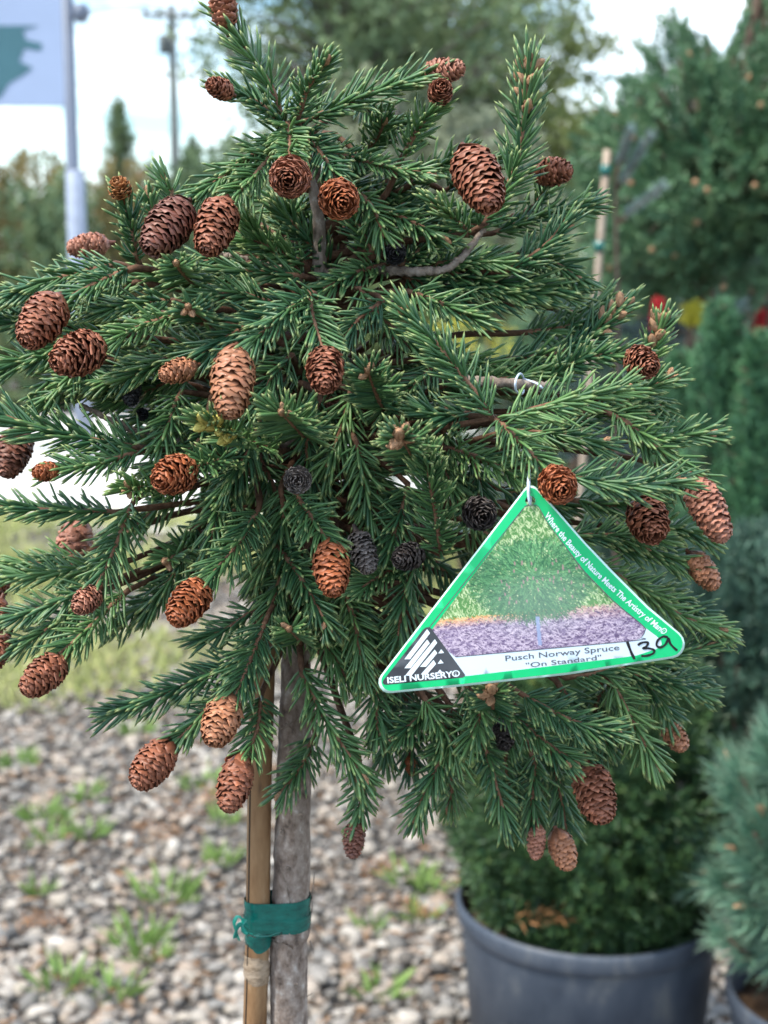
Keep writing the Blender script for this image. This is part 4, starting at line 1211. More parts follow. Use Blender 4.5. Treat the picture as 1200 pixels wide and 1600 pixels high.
# (points base->tip [px, py, cm], needle length px, buds, yellow)
SH = [
    # top
    ([(448, 205, -1), (420, 130), (354, 30, -1)], 50, 0, N_), ([(450, 200, -1.5), (405, 162), (355, 140, -3)], 44, 0, N_), ([(465, 190, -1.5), (480, 140), (507, 98, -3.5)], 38, 1, N_),
    ([(480, 188, -1), (570, 150), (668, 116, -1)], 52, 0, N_), ([(455, 205, -1.5), (380, 252), (296, 316, -3)], 42, 0, N_), ([(450, 215, -2), (408, 262), (362, 312, -4)], 46, 0, N_),
    ([(452, 192, -2), (452, 225), (452, 255, -5)], 42, 0, N_), ([(465, 205, -1.5), (502, 240), (528, 286, -4)], 44, 0, N_), ([(625, 252, 0), (655, 198), (683, 162, -1.5)], 42, 0, N_),
    ([(500, 232, 0), (590, 258), (668, 272, -2)], 34, 1, N_), ([(560, 240, 2), (585, 220), (600, 192, 0)], 42, 1, Y), ([(640, 290, 1), (690, 258), (722, 242, 0)], 40, 0, N_),
    ([(745, 360, -1), (800, 275), (818, 190), (826, 102, -1)], 52, 4, N_), ([(770, 365, 1), (850, 336), (925, 318, 1)], 46, 1, N_), ([(735, 365, -2), (705, 338), (685, 320, -3)], 44, 3, N_),
    ([(795, 425, -1), (850, 385), (884, 348, -1)], 46, 3, N_), ([(690, 425, 0), (780, 442), (880, 455, 0)], 62, 1, N_), ([(630, 430, 0), (720, 458), (830, 462, 0)], 66, 1, N_),
    ([(800, 395, 1), (860, 408), (900, 432, 0)], 50, 1, N_), ([(630, 412, -.5), (665, 385), (700, 365, -1)], 42, 1, N_), ([(585, 400, -1), (562, 355), (545, 322, -1)], 40, 0, N_),
    ([(612, 412, 0), (560, 425), (505, 452, -2)], 46, 0, N_), ([(470, 425, 2), (410, 392), (345, 365, 3)], 46, 0, Y), ([(540, 385, 4), (475, 335), (420, 312, 4)], 46, 0, Y),
    ([(500, 330, 1), (535, 300), (560, 260, 1)], 44, 0, N_), ([(560, 330, 2), (620, 320), (680, 330, 1)], 46, 0, N_), ([(700, 300, 2), (730, 270), (775, 250, 1)], 42, 0, N_),
    ([(830, 330, 2), (850, 300), (858, 275, 1)], 38, 0, N_), ([(560, 160, 2), (590, 180), (640, 205, 1)], 44, 0, N_), ([(495, 360, 1), (470, 345), (445, 320, 1)], 42, 0, N_), ([(520, 290, 2), (600, 300), (660, 320, 2)], 44, 0, Y),
    ([(480, 415, 0), (425, 388), (372, 372, -.5)], 46, 0, Y), ([(475, 432, -1), (405, 425), (345, 422, -1.5)], 44, 0, N_), ([(440, 405, -.5), (405, 372), (388, 345, -1)], 42, 0, N_), ([(560, 300, -1), (585, 330), (600, 372, -2)], 42, 0, N_),
    ([(600, 330, -1), (640, 345), (690, 372, -2)], 44, 1, N_), ([(640, 455, -2), (690, 475), (745, 500, -3)], 48, 0, N_),
    # right
    ([(772, 652, -7), (700, 558), (633, 484, -6)], 52, 3, N_), ([(775, 652, -7), (812, 690), (862, 742, -8)], 52, 0, N_), ([(790, 652, -7), (880, 626), (975, 606, -5)], 54, 3, N_),
    ([(790, 562, 0), (890, 545), (975, 478, 0)], 48, 4, N_), ([(840, 605, -1), (910, 562), (985, 552, -2)], 44, 0, N_), ([(960, 625, 0), (1010, 565), (1036, 502, 0)], 40, 4, N_), ([(955, 645, -1), (1010, 606), (1050, 592, -1)], 40, 3, N_),
    ([(930, 622, 1), (990, 612), (1025, 632, 0)], 48, 1, N_), ([(980, 690, -2), (1050, 682), (1112, 677, -2)], 46, 3, N_), ([(955, 640, -2), (1015, 690), (1085, 748, -3)], 50, 0, N_),
    ([(800, 672, -4), (880, 680), (945, 698, -4)], 50, 2, N_), ([(885, 742, -7), (960, 757), (1062, 752, -6)], 54, 2, N_), ([(880, 838, -2), (970, 836), (1030, 842, -2)], 46, 0, N_), ([(1000, 828, -1), (1060, 826), (1108, 845, -1)], 40, 0, N_),
    ([(950, 850, -1), (1020, 862), (1075, 882, -1)], 46, 0, N_), ([(930, 880, -2), (1000, 920), (1065, 962), (1128, 985, -2)], 44, 2, N_), ([(890, 1062, -2), (1000, 1036), (1108, 1010, -2)], 42, 2, N_),
    ([(950, 1052, -1), (1035, 1062), (1098, 1085, -1)], 44, 0, N_), ([(955, 1062, -2), (990, 1130), (1024, 1195, -2)], 50, 1, N_), ([(995, 1050, 0), (1030, 1095), (1046, 1128, 0)], 44, 0, N_), ([(930, 905, 0), (995, 925), (1045, 925, 0)], 44, 1, N_),
    ([(900, 780, 0), (960, 790), (1020, 780, 0)], 46, 0, N_), ([(850, 692, -1), (930, 645), (1010, 648, -1)], 48, 1, N_), ([(820, 520, 1), (880, 512), (950, 495, 1)], 46, 1, N_), ([(700, 600, -1), (800, 590), (880, 572, -1)], 48, 0, N_),
    ([(860, 480, 2), (910, 490), (940, 470, 2)], 44, 0, N_), ([(1020, 720, 0), (1055, 750), (1080, 770, 0)], 42, 0, N_), ([(1040, 930, 1), (1090, 960), (1130, 990, 1)], 40, 0, N_), ([(960, 1000, 1), (1040, 1040), (1090, 1060, 1)], 42, 0, N_),
    ([(700, 700, -4), (760, 720), (820, 752, -6)], 50, 0, N_), ([(690, 560, -3), (650, 600), (600, 640, -4)], 52, 0, N_), ([(760, 640, -5), (700, 650), (650, 640, -5)], 50, 0, N_),
    # below the tag
    ([(780, 1100, -3), (840, 1150), (893, 1188, -4)], 46, 3, N_), ([(815, 1085, -4), (870, 1115), (920, 1136), (958, 1143, -5)], 50, 1, N_), ([(770, 1110, -3), (770, 1095), (768, 1078, -6)], 48, 4, N_),
    ([(748, 1140, -2), (768, 1200), (793, 1290, -3)], 44, 1, N_), ([(836, 1175, -1), (833, 1230), (830, 1285, -2)], 48, 0, N_), ([(706, 1105, -2), (690, 1180), (648, 1275, -3)], 46, 3, N_), ([(675, 1105, -2), (645, 1130), (618, 1150, -3)], 42, 1, N_),
    ([(586, 1040, -2), (588, 1100), (590, 1150, -3)], 46, 2, N_), ([(470, 1040, -3), (505, 1118), (566, 1212, -4)], 50, 3, N_), ([(562, 1190, -3), (566, 1240), (557, 1288, -3)], 42, 0, N_), ([(700, 1190, -1), (706, 1230), (702, 1262, -1)], 40, 2, N_),
    ([(880, 1070, -1), (900, 1140), (918, 1190, -2)], 48, 0, N_), ([(640, 1090, 0), (645, 1150), (642, 1205, -1)], 44, 0, N_), ([(492, 1150, -1), (472, 1195), (438, 1240, -2)], 44, 1, N_), ([(760, 1080, -1), (720, 1130), (690, 1170, -2)], 46, 0, N_),
    ([(850, 1150, 0), (870, 1210), (885, 1300, -1)], 46, 0, N_), ([(950, 1060, 0), (930, 1110), (950, 1170, -1)], 46, 0, N_), ([(800, 1130, -1), (790, 1190), (800, 1250, -1)], 46, 0, N_), ([(620, 1060, -1), (610, 1120), (600, 1190, -1)], 46, 0, N_),
    ([(730, 1070, -3), (750, 1110), (735, 1160, -4)], 46, 0, N_), ([(660, 1090, -3), (690, 1130), (720, 1190, -3)], 44, 1, N_),
    # left
    ([(205, 418, -3), (155, 440), (108, 464, -4)], 42, 0, N_), ([(180, 412, -1), (90, 435), (-5, 466, -1)], 46, 0, N_), ([(270, 468, -3), (215, 474), (150, 486, -3)], 46, 1, N_), ([(272, 492, -4), (220, 510), (163, 536, -5)], 42, 0, N_),
    ([(325, 500, -3), (308, 490), (295, 480, -6)], 42, 3, N_), ([(213, 415, -2), (207, 360), (192, 306, -3)], 40, 0, N_), ([(268, 335, 2), (268, 300), (257, 278, 2)], 36, 1, Y), ([(245, 345, 2), (238, 325), (232, 302, 2)], 30, 1, Y),
    ([(300, 440, -3), (285, 425), (276, 412, -6)], 42, 1, N_), ([(70, 500, 0), (25, 505), (-30, 490, 0)], 46, 0, N_), ([(95, 560, -1), (40, 562), (-25, 590, -1)], 50, 0, N_), ([(112, 565, -1), (80, 595), (55, 628, -1)], 44, 0, N_),
    ([(225, 700, -3), (140, 686), (60, 668), (-12, 643, -3)], 60, 0, N_), ([(215, 706, -4), (160, 722), (88, 735, -5)], 46, 0, N_), ([(180, 800, -2), (90, 797), (-12, 792, -2)], 42, 0, N_), ([(260, 772, -4), (225, 762), (198, 766, -6)], 46, 3, N_),
    ([(205, 785, -3), (182, 850), (150, 920, -5)], 54, 0, N_), ([(190, 880, -1), (90, 895), (10, 902, -1)], 44, 0, N_), ([(150, 915, -2), (70, 948), (15, 966, -2)], 44, 0, N_), ([(150, 930, -2), (80, 980), (10, 1018, -2)], 44, 0, N_),
    ([(195, 925, -2), (135, 985), (92, 1022, -4)], 52, 0, N_), ([(300, 850, -1), (280, 865), (260, 876, -4)], 46, 2, N_), ([(280, 915, 0), (230, 940), (185, 975, 0)], 50, 0, N_), ([(405, 795, -4), (368, 855), (318, 912, -6)], 56, 0, N_),
    ([(460, 770, -5), (488, 810), (512, 846, -7)], 50, 0, N_), ([(432, 850, -3), (468, 900), (512, 978, -5)], 46, 2, N_), ([(538, 925, -3), (556, 980), (568, 1060, -4)], 46, 1, N_), ([(470, 1000, -2), (462, 992), (452, 983, -6)], 42, 2, N_),
    ([(415, 970, -4), (392, 1030), (366, 1092, -6)], 54, 0, N_), ([(425, 1005, -3), (310, 1062), (172, 1116, -3)], 50, 0, N_), ([(400, 1045, -3), (335, 1098), (274, 1160, -4)], 46, 0, N_), ([(408, 1085, -2), (402, 1140), (382, 1186, -4)], 46, 0, N_),
    ([(395, 955, -2), (350, 985), (312, 996, -2)], 46, 0, N_), ([(280, 612, -3), (268, 650), (248, 696, -4)], 44, 0, N_), ([(160, 520, -1), (110, 530), (60, 560, -1)], 46, 0, N_), ([(240, 560, -2), (180, 590), (110, 600, -2)], 46, 0, N_),
    ([(330, 540, -2), (260, 560), (200, 590, -3)], 48, 0, N_), ([(130, 560, -2), (100, 600), (70, 630, -2)], 42, 0, N_), ([(310, 820, -1), (270, 900), (230, 950, -1)], 48, 0, N_), ([(210, 440, -1), (140, 470), (60, 480, -1)], 44, 0, N_),
    ([(90, 460, 1), (40, 470), (-15, 500, 1)], 46, 0, N_), ([(370, 420, 0), (300, 440), (240, 430, -1)], 44, 0, Y), ([(120, 870, 0), (60, 880), (20, 880, 0)], 40, 0, N_),
    # centre
    ([(490, 458, -6), (440, 492), (374, 555, -8)], 54, 0, N_), ([(483, 455, -6), (490, 500), (506, 550, -8)], 52, 0, N_), ([(470, 470, -4), (375, 515), (302, 566, -5)], 60, 0, N_), ([(425, 475, -3), (370, 458), (318, 465, -4)], 50, 0, N_),
    ([(475, 680, -4), (460, 665), (441, 645, -9)], 66, 3, N_), ([(600, 640, -4), (586, 610), (575, 580, -8)], 54, 3, N_), ([(655, 730, -5), (640, 705), (625, 680, -10)], 56, 4, N_), ([(690, 868, -5), (678, 790), (665, 708, -8)], 52, 2, N_),
    ([(430, 705, -5), (370, 682), (322, 656, -9)], 58, 4, N_), ([(360, 715, -4), (335, 722), (302, 732, -7)], 50, 0, N_), ([(557, 690, -5), (575, 780), (588, 865, -4)], 50, 0, N_), ([(650, 880, -3), (610, 892), (560, 922, -5)], 38, 0, Y),
    ([(480, 850, -2), (440, 900), (420, 965, -3)], 50, 0, N_), ([(530, 840, -2), (560, 960), (600, 1010, -3)], 48, 0, N_), ([(650, 880, -4), (632, 930), (622, 1000, -4)], 48, 0, N_), ([(455, 555, -4), (425, 590), (405, 640, -5)], 50, 0, N_),
    ([(600, 470, -3), (560, 500), (530, 540, -4)], 48, 0, N_), ([(370, 740, -3), (340, 800), (330, 850, -4)], 50, 0, N_), ([(550, 610, -4), (530, 680), (510, 730, -4)], 54, 0, N_), ([(500, 620, -3), (480, 700), (500, 770, -3)], 52, 0, N_),
    ([(640, 760, -4), (620, 820), (610, 860, -5)], 48, 0, N_), ([(420, 620, -3), (390, 700), (350, 760, -4)], 54, 0, N_), ([(700, 640, -3), (690, 720), (720, 780, -4)], 52, 0, N_), ([(480, 900, -2), (500, 980), (540, 1060, -3)], 48, 0, N_),
    ([(730, 700, -3), (750, 760), (740, 800, -4)], 50, 0, N_), ([(560, 450, -2), (600, 500), (650, 540, -3)], 50, 0, N_), ([(330, 620, -3), (310, 690), (250, 730, -4)], 52, 0, N_), ([(440, 760, -3), (440, 830), (400, 890, -3)], 54, 0, N_),
]
for i, (pts, L, bd, yl) in enumerate(SH):
    up_shoot = pts[-1][1] < pts[0][1] - 30
    near = abs(pts[-1][2] - pts[0][2]) > 2.4 and math.hypot(pts[-1][0] - pts[0][0], pts[-1][1] - pts[0][1]) < 60
    shoot(pts, L, bd, yl, seed=i, a0=72 if near else 62, a1=34 if near else 26, green=(pts[-1][0] == 322), dens=0.8 if (near or pts[-1][0] == 1112) else 1.0)

# inner shoots that fill the crown
poly = [(450, 250), (560, 215), (650, 265), (720, 330), (860, 365), (860, 470), (940, 560), (990, 650), (1010, 760), (990, 860), (1010, 950), (960, 1050), (880, 1110), (800, 1160), (720, 1180), (650, 1170), (560, 1100), (500, 1050), (430, 1010), (390, 960), (330, 900), (260, 880), (190, 860), (150, 760), (110, 660), (80, 560), (90, 490), (190, 440), (300, 430), (420, 430), (440, 330)]


def inside(x, y):
    c = False
    for (x0, y0), (x1, y1) in zip(poly, poly[1:] + poly[:1]):
        if (y0 > y) != (y1 > y) and x < (x1 - x0) * (y - y0) / (y1 - y0) + x0:
            c = not c
    return c


rgf = np.random.default_rng(11)
nf = 0
while nf < 84:
    x, y = rgf.uniform(60, 1040), rgf.uniform(220, 1190)
    if not inside(x, y):
        continue
    rr = math.hypot((x - 540) / 500, (y - 720) / 520)
    surf = 9.0 * math.sqrt(max(0.0, 1 - rr * rr))
    dy = rgf.uniform(-0.30, 0.75) * surf + 0.6
    cx, cy, cd = 488, 430 + (y - 430) * 0.62, 1.0
    v = np.array([x - cx, y - cy, (dy - cd) * 40.0])
    v += rgf.normal(size=3) * 40 + np.array([0, 40 if y > 600 else -20, 0])
    v = v / np.linalg.norm(v)
    ln = rgf.uniform(110, 165)
    b0 = np.array([x, y, dy * 40]) - v * ln
    mid = np.array([x, y, dy * 40]) - v * ln * 0.5 + np.array([0, rgf.uniform(-12, 4), 0])
    shoot([(b0[0], b0[1], b0[2] / 40), (mid[0], mid[1], mid[2] / 40), (x, y, dy)], rgf.uniform(42, 54), int(rgf.random() < 0.4), False, seed=500 + nf, dens=0.85)
    nf += 1

# bare grey limbs that show between the shoots
for (pts, r0, r1, lab) in [([(492, 440, .8), (400, 412, 1), (338, 398, .5)], 11, 7, ''), ([(500, 430, .5), (600, 424, -.6), (690, 422, -1.4), (735, 385, -1.0), (772, 330, -.8)], 11, 5, ''), ([(490, 600, 1), (640, 592, -1), (755, 596, -3.4), (860, 604, -3.2)], 12, 8, ''),
                           ([(480, 690, 1), (300, 690, 0), (210, 672, -.8), (125, 632, -1)], 11, 5, '')]:
    P = smooth_path([tp(*p) for p in pts], 90) + RNG.normal(size=(90, 3)) * 0.00018
    V, F = tube(P, np.linspace(r0 * .9, r1 * .8, 90) * MPX, 9, True, 1 + 0.14 * RNG.normal(size=(90, 9)))
    obj('limb', mk_mesh('limb', V, faces=F), M['limb'], hero)

# cones: x, y, cm, axis (right, down, towards viewer), width px, length px, colour, opening
CN = [
    (748, 280, -4.6, (.33, .85, .40), 82, 122, 'brown', 1.0, 1), (363, 599, -8.6, (-.05, .9, .36), 76, 120, 'light', 1.0, 1), (262, 355, -4.6, (-.42, .70, .50), 78, 116, 'dark', 1.0, 1), (337, 354, -5.0, (-.22, .80, .45), 72, 106, 'brown', 1.0, 1),
    (65, 501, -5, (-.35, .75, .55), 78, 106, 'brown', 1.0, 0), (122, 553, -5.8, (-.55, .38, .70), 78, 100, 'brown', 1.0, 0), (930, 1240, -3, (.2, .85, .5), 76, 104, 'brown', 1.0, 0), (1107, 796, -3.6, (.40, .85, .15), 66, 116, 'pink', .9, 0),
    (348, 6, -1.2, (-.15, -.9, .3), 48, 76, 'brown', .9, 0), (343, 138, -4, (-.6, -.1, .8), 38, 50, 'brown', .9, 0), (692, 112, -1, (.9, -.1, .3), 46, 70, 'pink', .9, 0), (688, 143, -2, (.1, -.15, .95), 42, 48, 'brown', 1.0, 0),
    (453, 277, -6, (0, .33, .9), 70, 84, 'brown', 1.1, 0), (530, 312, -5, (.2, .35, .9), 66, 84, 'red', 1.1, 0), (138, 384, 4.5, (-.9, .15, .2), 44, 66, 'pink', 1, 0), (864, 268, .6, (.85, .05, .35), 50, 62, 'brown', .9, 0),
    (277, 580, -5.8, (-.75, .3, .5), 44, 62, 'light', .8, 0), (508, 578, -8.6, (.03, .7, .7), 63, 92, 'brown', 1.0, 0), (272, 742, -7.6, (-.5, .3, .8), 68, 84, 'red', 1.0, 0), (70, 737, -5.4, (-.7, .1, .6), 36, 42, 'red', .7, 0),
    (20, 708, 1.5, (-.2, .8, .3), 62, 84, 'dark', .95, 0), (114, 856, 4, (-.2, .85, .15), 64, 90, 'pink', .9, 0), (135, 938, -5.6, (-.5, .5, .6), 48, 56, 'pink', .9, 0), (68, 1055, -4.8, (-.6, .55, .5), 64, 90, 'brown', .9, 0),
    (-6, 918, 1, (-.3, .8, .3), 44, 66, 'brown', 1, 0), (-8, 968, 0, (-.2, .8, .3), 48, 70, 'brown', 1, 0), (-4, 1022, -2, (-.4, .8, .3), 46, 72, 'brown', 1, 0), (295, 942, -6.8, (-.45, .6, .65), 70, 94, 'red', 1.0, 0),
    (518, 890, -7.6, (.1, .85, .5), 63, 94, 'red', .9, 0), (567, 862, -5.4, (.3, .85, .4), 48, 78, 'grey', 1, 0), (637, 870, -6, (-.6, .2, .7), 50, 60, 'char', 1.0, 0), (465, 750, -6, (0, .1, 1), 48, 48, 'grey', 1.1, 0),
    (750, 803, -6, (.2, .2, .95), 58, 60, 'char', 1.1, 0), (872, 758, -9.6, (.12, .30, .95), 64, 80, 'red', 1.1, 0), (1013, 813, -3.4, (.1, .6, .75), 70, 90, 'brown', 1.1, 0), (1099, 893, -1.2, (.55, .75, .2), 48, 70, 'light', .85, 0),
    (1003, 567, -2.8, (.35, .4, .85), 56, 68, 'brown', 1.0, 0), (1054, 1150, 0, (.5, .75, .2), 44, 58, 'light', .9, 0), (880, 1330, -2.3, (.3, .9, .2), 50, 66, 'light', .8, 0), (838, 1316, -2.5, (-.05, .9, .2), 34, 58, 'pink', .8, 0),
    (553, 1312, -3.2, (-.1, 1, .1), 40, 62, 'dark', .9, 0), (345, 1127, -6.6, (-.25, .75, .55), 66, 90, 'light', .85, 0), (238, 1196, -4.6, (-.5, .65, .5), 70, 92, 'brown', .85, 0), (366, 1226, -4.6, (-.2, .85, .4), 64, 94, 'brown', .8, 0),
    (617, 396, -2, (0, .1, .9), 40, 46, 'black', .8, 0), (205, 612, -1.5, (0, .9, .3), 34, 48, 'black', .7, 0), (222, 648, -1, (.1, .3, .8), 22, 26, 'black', .8, 0), (525, 636, -3, (.1, .2, .9), 36, 36, 'dark', 1, 0),
    (787, 1150, -2, (.1, .7, .5), 40, 50, 'char', 1, 0), (187, 294, -3.3, (-.1, -.7, .6), 40, 36, 'orange', 1.3, 0), (643, 1198, -1, (.1, .9, .3), 24, 30, 'red', .8, 0)]
for i, (x, y, dy, ax, w, ln, col, op, single) in enumerate(CN):
    cone(x, y, dy, ax, w, ln, col, op, single=bool(single), seed=i)

# ------------------------------------------------------------------ bamboo stake tied to the trunk
sroot = thing('bamboo_stake', (float(tp(400, 1600, 1.6)[0]), Y0 + 0.016, 0), 'tan bamboo stake with a ringed node tied against the grey trunk', 'stake')
sp = [tp(398, 1600, 1.6), tp(401, 1510, 1.6), tp(403, 1400, 1.6), tp(406, 1200, 1.6), tp(412, 1000, 1.6), tp(416, 880, 1.6)]
zb = np.linspace(0, sp[-1][2], 180)
zk = np.array([0] + [p[2] for p in sp])
xk = np.array([sp[0][0] - 0.002] + [p[0] for p in sp])
SPATH = np.stack([np.interp(zb, zk, xk), np.full(180, Y0 + 0.016), zb], 1)
znode = tp(402, 1512, 1.6)[2]
rad = 20.5 * MPX * np.ones(180)
nodes = [znode - 0.33, znode]
M['slit'] = mat_plain('dark_slit', (0.03, 0.022, 0.016), 0.9)
zb2 = np.unique(np.concatenate([zb] + [zn + np.linspace(-0.006, 0.006, 15) for zn in nodes]))
SPATH = np.stack([np.interp(zb2, zk, xk), np.full(len(zb2), Y0 + 0.016), zb2], 1)
rad = 20.5 * MPX * (1 + sum(0.12 * np.exp(-((zb2 - zn - 0.0012) / 0.0011) ** 2) + 0.10 * np.exp(-((zb2 - zn + 0.0016) / 0.0009) ** 2) for zn in nodes))
V, F = tube(SPATH, rad, 20, True)
culm = obj('cane', mk_mesh('stake_cane', V, faces=F), M['bamboo'], sroot)
xs = np.interp(znode, zk, xk)
V, F = lathe([(20.7 * MPX, -0.0062), (21.4 * MPX, -0.0040), (23.3 * MPX, -0.0018), (22.0 * MPX, -0.0002), (23.6 * MPX, 0.0012), (21.2 * MPX, 0.0032), (20.8 * MPX, 0.0068)], 20, (xs, Y0 + 0.016, znode))
obj('node', mk_mesh('stake_node', V, faces=F), M['bamboo_node'], sroot)
b = MB()
sel = (zb2 > 0.9)
off = np.stack([np.full(sel.sum(), -14.5 * MPX), np.full(sel.sum(), -14.6 * MPX), np.zeros(sel.sum())], 1)
b.tube(SPATH[sel][::3] + off[::3], np.full(len(SPATH[sel][::3]), 1.4 * MPX), 5)
obj('crack', b.mesh('stake_crack'), M['slit'], culm)

# green tie tape
troot = thing('tie_tape', tp(430, 1440, 1), 'glossy dark green plastic tape tying trunk and bamboo stake together', 'tape')


def hull(z, grow, n=40):
    cs = [(np.interp(z, zk, xk), Y0 + 0.016, 20.8 * MPX + grow), (np.interp(z, zs[np.argsort(zs)], tr_path[np.argsort(zs), 0]), Y0 + 0.02, 31 * MPX + grow)]
    pts = [(cx + r_ * math.cos(a), cy + r_ * math.sin(a)) for cx, cy, r_ in cs for a in np.linspace(0, 2 * math.pi, 48, endpoint=False)]
    pts = sorted(set(pts))
    def half(p):
        h = []
        for q in p:
            while len(h) > 1 and (h[-1][0] - h[-2][0]) * (q[1] - h[-2][1]) - (h[-1][1] - h[-2][1]) * (q[0] - h[-2][0]) <= 0:
                h.pop()
            h.append(q)
        return h[:-1]
    h = half(pts) + half(pts[::-1])
    h = np.array(h + [h[0]])
    d_ = np.concatenate([[0], np.cumsum(np.linalg.norm(np.diff(h, axis=0), axis=1))])
    s = np.linspace(0, d_[-1], n, endpoint=False)
    return np.stack([np.interp(s, d_, h[:, 0]), np.interp(s, d_, h[:, 1])], 1)


def band(ztop, zbot, grow, tilt=0.0, wav=0.0002, rows=6):
    n = 56
    V, F = [], []
    rgk = np.random.default_rng(int(ztop * 1e5) % 9999)
    w = np.convolve(rgk.normal(size=n + 8), np.ones(9) / 9, 'valid')[:n]
    for layer in (0, 1):
        for i in range(rows):
            z = ztop + (zbot - ztop) * i / (rows - 1)
            h = hull(z, grow + (0.00012 if layer == 0 else 0) + wav * math.sin(i * 2.3), n)
            zz_ = z + tilt * (h[:, 0] - h[:, 0].mean()) + w * 0.0006
            V.append(np.column_stack([h, zz_]))
    V = np.concatenate(V)
    for layer in (0, 1):
        for i in range(rows - 1):
            for j in range(n):
                k_ = (j + 1) % n
                o0 = layer * rows * n
                f = (o0 + i * n + j, o0 + (i + 1) * n + j, o0 + (i + 1) * n + k_, o0 + i * n + k_)
                F.append(f if layer == 0 else f[::-1])
    return mk_mesh('tape_band', V, faces=F)


zA, zB_ = tp(430, 1414, 1)[2], tp(430, 1452, 1)[2]
obj('band', band(zA, zB_, 0.0005), M['tape'], troot)
obj('band', band(tp(430, 1440, 1)[2], tp(430, 1462, 1)[2], 0.0008, -0.03), M['tape'], troot)
# the lower wrap sags round the stake alone
n = 40
rows = []
cx, cy = np.interp(tp(402, 1470, 1)[2], zk, xk), Y0 + 0.016
for i in range(9):
    f = i / 8
    row = []
    for j in range(n):
        a = 2 * math.pi * j / n
        zt = tp(400, 1446, 1)[2] - 0.0012 * math.cos(a) * 0
        zl = tp(400, 1492, 1)[2] + 0.0022 * max(0, math.cos(a - 0.3)) + 0.0020 * max(0, -math.cos(a + 0.2))
        r_ = (22.5 + 3.0 * math.sin(math.pi * f) * (0.6 + 0.4 * math.sin(3 * a)) - 1.2 * f + 1.3 * math.sin(f * 9 + a * 2)) * MPX
        row.append((cx + 1.5 * MPX + r_ * math.cos(a), cy + r_ * math.sin(a), zt + (zl - zt) * f))
    rows.append(row)
V = np.array(rows).reshape(-1, 3)
F = [(i * n + j, (i + 1) * n + j, (i + 1) * n + (j + 1) % n, i * n + (j + 1) % n) for i in range(8) for j in range(n)]
obj('lower_wrap', mk_mesh('tape_wrap', V, faces=F), M['tape'], troot)
M['tape_thin'] = mat_noise('green_tape_end', [(0.004, 0.17, 0.13), (0.01, 0.30, 0.23)], 90, 5, 0.3, 0.3, 200, spec=0.6)


def ribbon(pts, w, name, mat, parent, twist=0.0, th=0.00015):
    P = smooth_path(pts, 18)
    T = unit(np.gradient(P, axis=0))
    V = []
    for i in range(18):
        a = twist * i / 17
        s0_ = unit(np.cross(T[i], [0, -1, 0.2])); n0 = np.cross(T[i], s0_)
        s_ = s0_ * math.cos(a) + n0 * math.sin(a)
        nn = np.cross(T[i], s_)
        ww = w * (0.75 + 0.25 * math.sin(i * 0.9))
        for sx, sn in ((-1, 1), (0, 1.8), (1, 1), (1, -1), (0, 0.2), (-1, -1)):
            V.append(P[i] + s_ * ww * sx + nn * (th * sn + 0.25 * ww * (1 - sx * sx)))
    F = [(i * 6 + j, i * 6 + (j + 1) % 6, (i + 1) * 6 + (j + 1) % 6, (i + 1) * 6 + j) for i in range(17) for j in range(6)]
    return obj(name, mk_mesh(name, V, faces=F), mat, parent)


ribbon([tp(388, 1450, 0.7), tp(378, 1436, .5), tp(371, 1432, .5), tp(366, 1442, .5), tp(369, 1456, .5), tp(374, 1470, .6)], 3.6 * MPX, 'tape_end', M['tape_thin'], troot, 1.0)
ribbon([tp(388, 1452, .6), tp(376, 1444, .3), tp(370, 1452, .3), tp(367, 1466, .3)], 4.2 * MPX, 'tape_end', M['tape_thin'], troot, -0.8)
ribbon([tp(383, 1436, .6), tp(378, 1446, .35), tp(384, 1458, .35), tp(396, 1462, .1)], 4.4 * MPX, 'knot', M['tape_thin'], troot, 0.6)
ribbon([tp(384, 1458, .5), tp(400, 1464, -.65), tp(420, 1463, -.55), tp(440, 1458, -.9)], 2.6 * MPX, 'fold', M['tape'], troot, 0.3)

# ------------------------------------------------------------------ the triangular plant label
TAG_DY = -9.2


def tagp(x, y, lift=0.0):
    """point on the gently bowed label; lift in mm towards the viewer"""
    u = (x - 838) / 250.0
    dy = TAG_DY + 0.35 * u * u + 0.0016 * (y - 920) * -1 * 0.9
    return tp(x, y, dy - lift * 0.1)


def rounded(poly_, rs, n=7):
    out = []
    k_ = len(poly_)
    for i in range(k_):
        a, b_, c = [np.array(poly_[(i + j) % k_], float) for j in (-1, 0, 1)]
        r_ = rs[i] if isinstance(rs, (list, tuple)) else rs
        u, v = unit(a - b_), unit(c - b_)
        half_ = math.acos(max(-1, min(1, float(u @ v)))) / 2
        tl = r_ / math.tan(half_)
        p0, p1 = b_ + u * tl, b_ + v * tl
        cen = b_ + unit(u + v) * (r_ / math.sin(half_))
        a0, a1 = math.atan2(*(p0 - cen)[::-1]), math.atan2(*(p1 - cen)[::-1])
        da = (a1 - a0 + math.pi) % (2 * math.pi) - math.pi
        out += [tuple(cen + r_ * np.array([math.cos(a0 + da * t), math.sin(a0 + da * t)])) for t in np.linspace(0, 1, n)]
    return out


def densify(p, step=10):
    out = []
    for a, b_ in zip(p, p[1:] + p[:1]):
        m = max(1, int(math.hypot(b_[0] - a[0], b_[1] - a[1]) / step))
        out += [(a[0] + (b_[0] - a[0]) * t / m, a[1] + (b_[1] - a[1]) * t / m) for t in range(m)]
    return out


